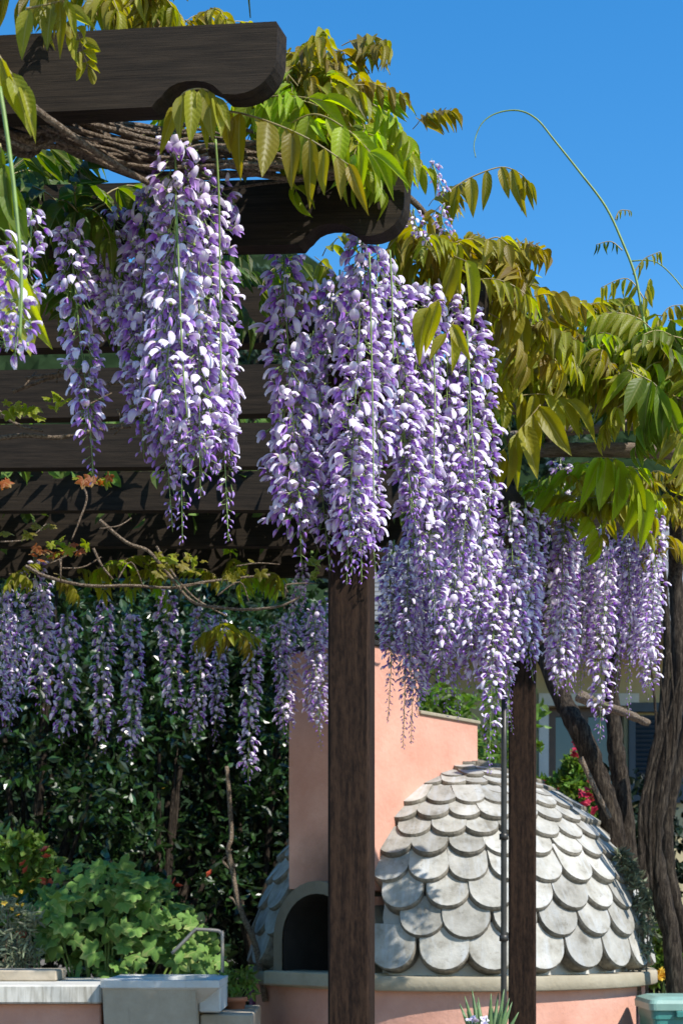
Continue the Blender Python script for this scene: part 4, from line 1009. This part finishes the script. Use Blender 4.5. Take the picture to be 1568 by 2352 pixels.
mallow=thing('mallow_plant','big bushy mallow with soft lobed green leaves behind the white counter','plant',P(240,2250,6.75)); mallow.location.z=.4
mc=[(175,2040,55),(250,2020,62),(310,2035,55),(240,2060,90),(330,2080,60),(180,2110,60),(260,2140,90),(350,2150,60),(400,2190,50),(300,2200,70),(220,2210,50),(450,2200,40),(120,2080,40),(345,2045,42),(430,2160,40),(480,2195,34),(130,2150,45),(400,2110,40),(290,2100,60)]
sm_=MB()
for (x,y,r_) in mc: sm_.tube([(0,0,0),(P(x,y,6.75)-mallow.location)*.5+Vector((0,.05,.05)),P(x,y,6.8)-mallow.location],[.012,.008,.004],5,smooth=3)
sm_.build('stalks',M['stem'],mallow)
for _ in range(290):
    x,y,r_=random.choice(mc); a=random.uniform(0,6.28); q=math.sqrt(random.random())*r_
    D=6.75+random.uniform(-.22,.25); p=P(x+q*math.cos(a),y+q*math.sin(a)*.9,D)-mallow.location
    lobed_leaf(mallow,p,(random.uniform(-.9,1.1),random.uniform(-1.3,.1),random.uniform(.2,1.3)),(random.uniform(-1,1),random.uniform(-.6,.1),random.uniform(-1,.2)),random.uniform(.045,.092),M['leaf_mallow'])
bm=MB(); scatter(bm,clump_points([P(x,y,7.0)-mallow.location for x,y,r_ in mc],[.13]*len(mc),1300),leaf_quad(.06,.05),.6,1.2); stuff(bm.build('shade_inner_leaves',M['leaf_dark'],mallow,smooth=False))  # dark leaf colour stands in for the shade between the outer leaves

# flowering shrubs and loose plants
def flowers(parent,pts,mat,s,name='flower'):
    me=None
    for p in pts:
        if me is None:
            m=MB()
            for k in range(7):
                a=k*2.4; v,f,pt=leaf_quad(1,.8); m.add(xf(v,basis((math.cos(a),math.sin(a),random.uniform(-.2,.8)),(0,0,1),(0,0,0),1)),f,0,pt)
            o=m.build(name,mat,parent); me=o.data
        else: o=bpy.data.objects.new(name,me); COL.objects.link(o); o.parent=parent
        o.location=p; q=s*random.uniform(.7,1.3); o.scale=(q,q,q); o.rotation_euler=(random.uniform(-1,1),random.uniform(-1,1),random.uniform(0,6))
def shrub(name,label,cat,px,D,zb,cl,n_,leaf,mat,fl,fmat,fs,stem_mat=None):
    base=P(px,0,D); t=thing(name,label,cat,(base.x,D,zb))
    m=MB()
    for (x,y,r_) in cl: e=P(x,y,D)-t.location; m.tube([(random.uniform(-.03,.03),0,0),e*.5+Vector((random.uniform(-.04,.04),0,.03)),e],[.008,.005,.003],5,smooth=3)
    m.build('stems',stem_mat or M['stem'],t)
    m=MB(); scatter(m,clump_points([P(x,y,D)-t.location for x,y,r_ in cl],[r_/FPX*D for x,y,r_ in cl],n_),leaf_quad(*leaf),.6,1.3); stuff(m.build('foliage',mat,t,smooth=False))
    if fl: flowers(t,[P(x,y,D-random.uniform(.15,.30))-t.location for x,y in fl],fmat,fs)
    return t
shrub('bougainvillea','leafy shrub with crimson blooms growing behind the tiled dome','plant',1310,8.5,.5,[(1260,1830,26),(1290,1850,26),(1330,1840,30),(1355,1880,30),(1320,1760,20),(1380,1920,26),(1245,1810,18),(1345,1820,20),(1300,1800,24),(1360,1840,26)],3000,(.07,.035),M['leaf_bush'],
      [(1326,1718),(1330,1712),(1322,1722),(1243,1808),(1252,1818),(1268,1832),(1340,1830),(1352,1826),(1348,1842),(1345,1888),(1350,1896),(1340,1892),(1385,1930),(1388,1938),(1350,1815),(1262,1845),(1300,1868),(1240,1800),(1256,1830),(1335,1822),(1358,1838),(1346,1898),(1382,1945),(1392,1930),(1338,1850),(1248,1822),(1324,1706),(1336,1724),(1318,1735),(1275,1815),(1290,1838),(1365,1862),(1372,1905),(1356,1800)],M['red'],.034)
shrub('coral_shrub','straggly shrub with coral red blossoms at the left behind the mallow','plant',60,7.3,.3,[(30,1960,50),(70,1950,40),(95,2030,40),(20,2050,50),(50,2110,40),(110,1990,30)],900,(.06,.035),M['leaf_bush'],
      [(105,2028),(112,2034),(100,2022),(148,2024),(135,2010),(62,2000),(55,1985),(105,1955),(108,1970),(50,2145),(48,2150),(402,2030),(404,2036),(484,2008)],M['orange'],.035)
shrub('yellow_broom','thin grey twiggy shrub with tiny yellow flowers at the left edge','plant',20,6.6,.5,[(20,2090,34),(40,2150,36),(10,2190,40),(70,2110,26),(30,2230,30),(60,2190,30)],700,(.05,.012),M['leaf_olive'],
      [(x+random.uniform(-8,8),y+random.uniform(-8,8)) for x,y in [(40,2070),(30,2085),(45,2100),(28,2060),(55,2080),(75,2020),(80,2030),(20,2095),(44,2052),(10,2075)]],M['yellow'],.014,M['twig'])
shrub('olive_shrub','wispy grey-leaved shrub against the right flank of the dome','plant',1470,6.9,.4,[(1440,1990,14),(1425,1965,12),(1460,2030,18),(1470,2080,22),(1480,2130,26),(1475,2180,22),(1450,2010,12),(1490,2060,18)],900,(.045,.014),M['leaf_olive'],[],None,.03,M['twig'])
shrub('flower_bed_plant','green plant with yellow blossoms behind the teal bin','plant',1540,7.6,.5,[(1510,2200,30),(1550,2190,34),(1530,2150,32),(1500,2240,22),(1560,2230,26),(1570,2130,30)],1600,(.05,.03),M['leaf_bush'],
      [(1530+random.uniform(-22,34),2245+random.uniform(-14,14)) for _ in range(16)],M['yellow'],.03)
t,_,_=bushy('shade_fill_bush','dense dark bush added to stand for the shade behind the twisted trunks at right','bush',(P(1500,0,9.0).x,9.0,0),.5,((P(1500,0,9.0).x,9.0,1.15),(.62,.4,1.0)),40,6000,(.08,.04),M['leaf_hedge'],.05)  # added bush, its near-black leaves stand in for shade behind the trunks
trunk([(1440,2400,.3),(1462,2050,.3),(1490,1850,.3),(1512,1700,.3),(1530,1500,.3),(1520,1300,.2)],7.4,.032,.018)
trunk([(1500,2400,.3),(1480,2000,.3),(1478,1860,.3),(1500,1720,.3),(1545,1560,.3),(1570,1420,.3)],7.4,.028,.016)
# bare sapling
sap=thing('bare_sapling','leafless thin sapling leaning up beside the oven ledge','tree',P(586,2180,7.0)); sap.location.z=.6
stems(sap,[([(610,2300,0),(586,2170,0),(560,2110,0),(545,2060,0),(532,1990,0),(524,1950,0),(532,1920,0),(528,1850,0),(521,1760,0)],7.0,.016)],M['twig'],'trunk')
stems(sap,[([(545,2080,0),(535,2065,0),(527,2062,0)],7.0,.009),([(527,1995,0),(512,1978,0),(520,1968,0)],7.0,.008),([(526,1960,0),(534,1950,0)],7.0,.005),([(566,2130,0),(576,2112,0)],7.0,.005)],M['twig'],'branch')
# steel handrail
rail=thing('handrail','bent galvanised steel pipe handrail behind the stone sink','handrail',P(512,2300,6.5),'steel handrails'); rail.location.z=.5
m=MB(); pts=[(395,2190),(425,2160),(447,2137),(455,2135),(500,2138),(508,2146),(511,2160),(511,2420)]
m.tube([P(x,y,6.5)-rail.location for x,y in pts],.0085,10,smooth=4); m.build('pipe',M['metal'],rail)
rail2=thing('handrail','bent steel pipe end showing at the right edge above the bin','handrail',P(1545,2100,7.9),'steel handrails'); rail2.location.z=.5
m=MB(); m.tube([P(x,y,7.9)-rail2.location for x,y in [(1535,2400),(1535,2110),(1540,2095),(1555,2092),(1640,2096)]],.011,10,smooth=4); m.build('pipe',M['metal'],rail2)
# teal bin
bx=P(1545,0,6.6); bn=thing('bin','teal plastic bin with pale lid beside the oven','bin',(bx.x,6.6,0)); zl=P(0,2306,6.6).z; hw=.135
m=MB(); 
def rr(hx,hy,r=.03,n=4):
    o_=[]
    for cx,cy,a0 in ((hx-r,hy-r,0),(-hx+r,hy-r,90),(-hx+r,-hy+r,180),(hx-r,-hy+r,270)):
        for k in range(n+1): a=R(a0+90*k/n); o_.append((cx+r*math.cos(a),cy+r*math.sin(a)))
    return o_
def loft(m,rings):
    k=len(rings[0][0]); v=[(x,y,z) for ring,z in rings for x,y in ring]; f=[]
    for q in range(len(rings)-1):
        for i in range(k): j=(i+1)%k; f.append((q*k+i,q*k+j,(q+1)*k+j,(q+1)*k+i))
    f.append(tuple(range((len(rings)-1)*k,len(rings)*k))); m.add(v,f)
loft(m,[(rr(hw*.8,.14),0),(rr(hw*.95,.16),zl-.06),(rr(hw,.165),zl-.058),(rr(hw,.165),zl-.02)]); m.build('body',M['teal'],bn,smooth=False)
m=MB(); loft(m,[(rr(hw+.012,.178),zl-.018),(rr(hw+.014,.180),zl+.012),(rr(hw+.006,.172),zl+.028),(rr(hw-.03,.13),zl+.042)]); m.build('lid',mat_simple('pale_teal_lid',(.20,.33,.28),.45,.15,10,.1),bn,smooth=False)
m=MB(); m.bevbox((-.03,-.19,zl-.05),(.03,-.166,zl-.02),.004); m.build('latch',M['teal'],bn,smooth=False)
# aloe in a pot at the foot of the farther post
al=thing('aloe_plant','spiky aloe in a grey pot at the foot of the farther post','plant',P(1118,2352,5.0)); al.location.z=P(0,2400,5.0).z-.30
m=MB(); m.lathe([(.07,0),(.10,.02),(.13,.26),(.145,.26),(.145,.30),(.12,.30),(.11,.27)],seg=20); m.build('pot',M['stone'],al)
m=MB(); m.lathe([(.0,.28),(.112,.275)],seg=20); m.build('soil',M['soil'],al)
for k in range(16):
    a=k*2.4; lean=.2+.035*k; L=.20-.004*k
    d=Vector((math.cos(a)*math.sin(lean),math.sin(a)*math.sin(lean),math.cos(lean)))
    m=MB(); b_=Vector((math.cos(a)*.02,math.sin(a)*.02,.28)); m.tube([b_,b_+d*L*.5,b_+d*L+Vector((0,0,.02))],[.013,.011,.001],5,smooth=3); m.build('leaf',mat_simple('aloe_leaf',(.10,.17,.06),.5,.25,14,.1) if k==0 else bpy.data.materials['aloe_leaf'],al)
ln=P(1095,2345,4.9)
pf=thing('pink_flower_cluster','pale lilac fallen blossom heads just visible at the bottom edge beside the aloe','flowers',(ln.x,4.9,ln.z-.10))
flowers(pf,[Vector((random.uniform(-.035,.03),random.uniform(-.03,.03),.095+random.uniform(-.01,.012))) for _ in range(6)],M['banner'],.018)
m=MB(); m.tube([(0,0,-.75),(0,0,-.2),(.01,0,.09)],[.006,.005,.003],5,smooth=3); m.build('stem',M['stem'],pf)
# odds and ends by the sink
for nm,lab,cat,px,py,D,mat,r_,h_ in [('flower_pot','terracotta pot with a yellowish plant between the sink and the oven','pot',540,2318,6.45,M['terracotta'],.05,.09),]:
    c=P(px,py,D); t=thing(nm,lab,cat,(c.x,D,P(0,2334,6.45).z-.002))
    zz0=t.location.z
    m=MB(); m.lathe([(.035,0),(.05,.07),(.056,.07),(.056,.09),(.046,.09),(.04,.06)],seg=16); m.build('pot',mat,t)
    m=MB(); cs=[(random.uniform(-.06,.06),random.uniform(-.03,.03),.13+random.uniform(-.02,.05)) for _ in range(9)]; scatter(m,clump_points(cs,[.04]*9,260),leaf_quad(.045,.018),.6,1.3); stuff(m.build('foliage',M['leaf_bush'],t,smooth=False))
    m=MB(); 
    for c_ in cs: m.tube([(0,0,.05),c_],[.003,.002],4,smooth=1)
    m.build('stems',M['stem'],t)
c=P(489,2250,6.9); m=MB(); m.lathe([(.0,-.10),(.04,-.10),(.045,.0),(.03,.03),(.0,.03)],seg=14)
bb=thing('blue_bucket','small bright blue plastic container behind the sink rim','container',(c.x,6.9,c.z)); m.build('body',M['blue'],bb)
m=MB(); m.tube([(-.044,0,.0),(-.03,0,.05),(.03,0,.05),(.044,0,.0)],.004,6,smooth=4); m.build('handle',M['blue'],bb)
m=MB(); m.box((-.06,-.06,-c.z),(.06,.06,-.10)); m.build('stand',M['stone'],bb,smooth=False)
c=P(588,2300,7.5); mg_=thing('magenta_watering_can','magenta plastic can tucked against the oven wall','container',(c.x,7.5,0)); zz=P(0,2262,7.5).z
m=MB(); m.lathe([(.0,.55),(.035,.55),(.035,zz-.01),(.02,zz),(.0,zz)],seg=14); m.build('body',M['magenta'],mg_)
m=MB(); m.tube([(.0,.036,zz-.04),(.0,.07,zz-.06),(.0,.036,zz-.14)],.006,6,smooth=4); m.build('handle',M['magenta'],mg_)
m=MB(); m.box((-.04,-.04,0),(.04,.04,.549)); m.build('stand',M['stone'],mg_,smooth=False)
print('single florets',N_SINGLE[0],'leaves',NLEAF[0])
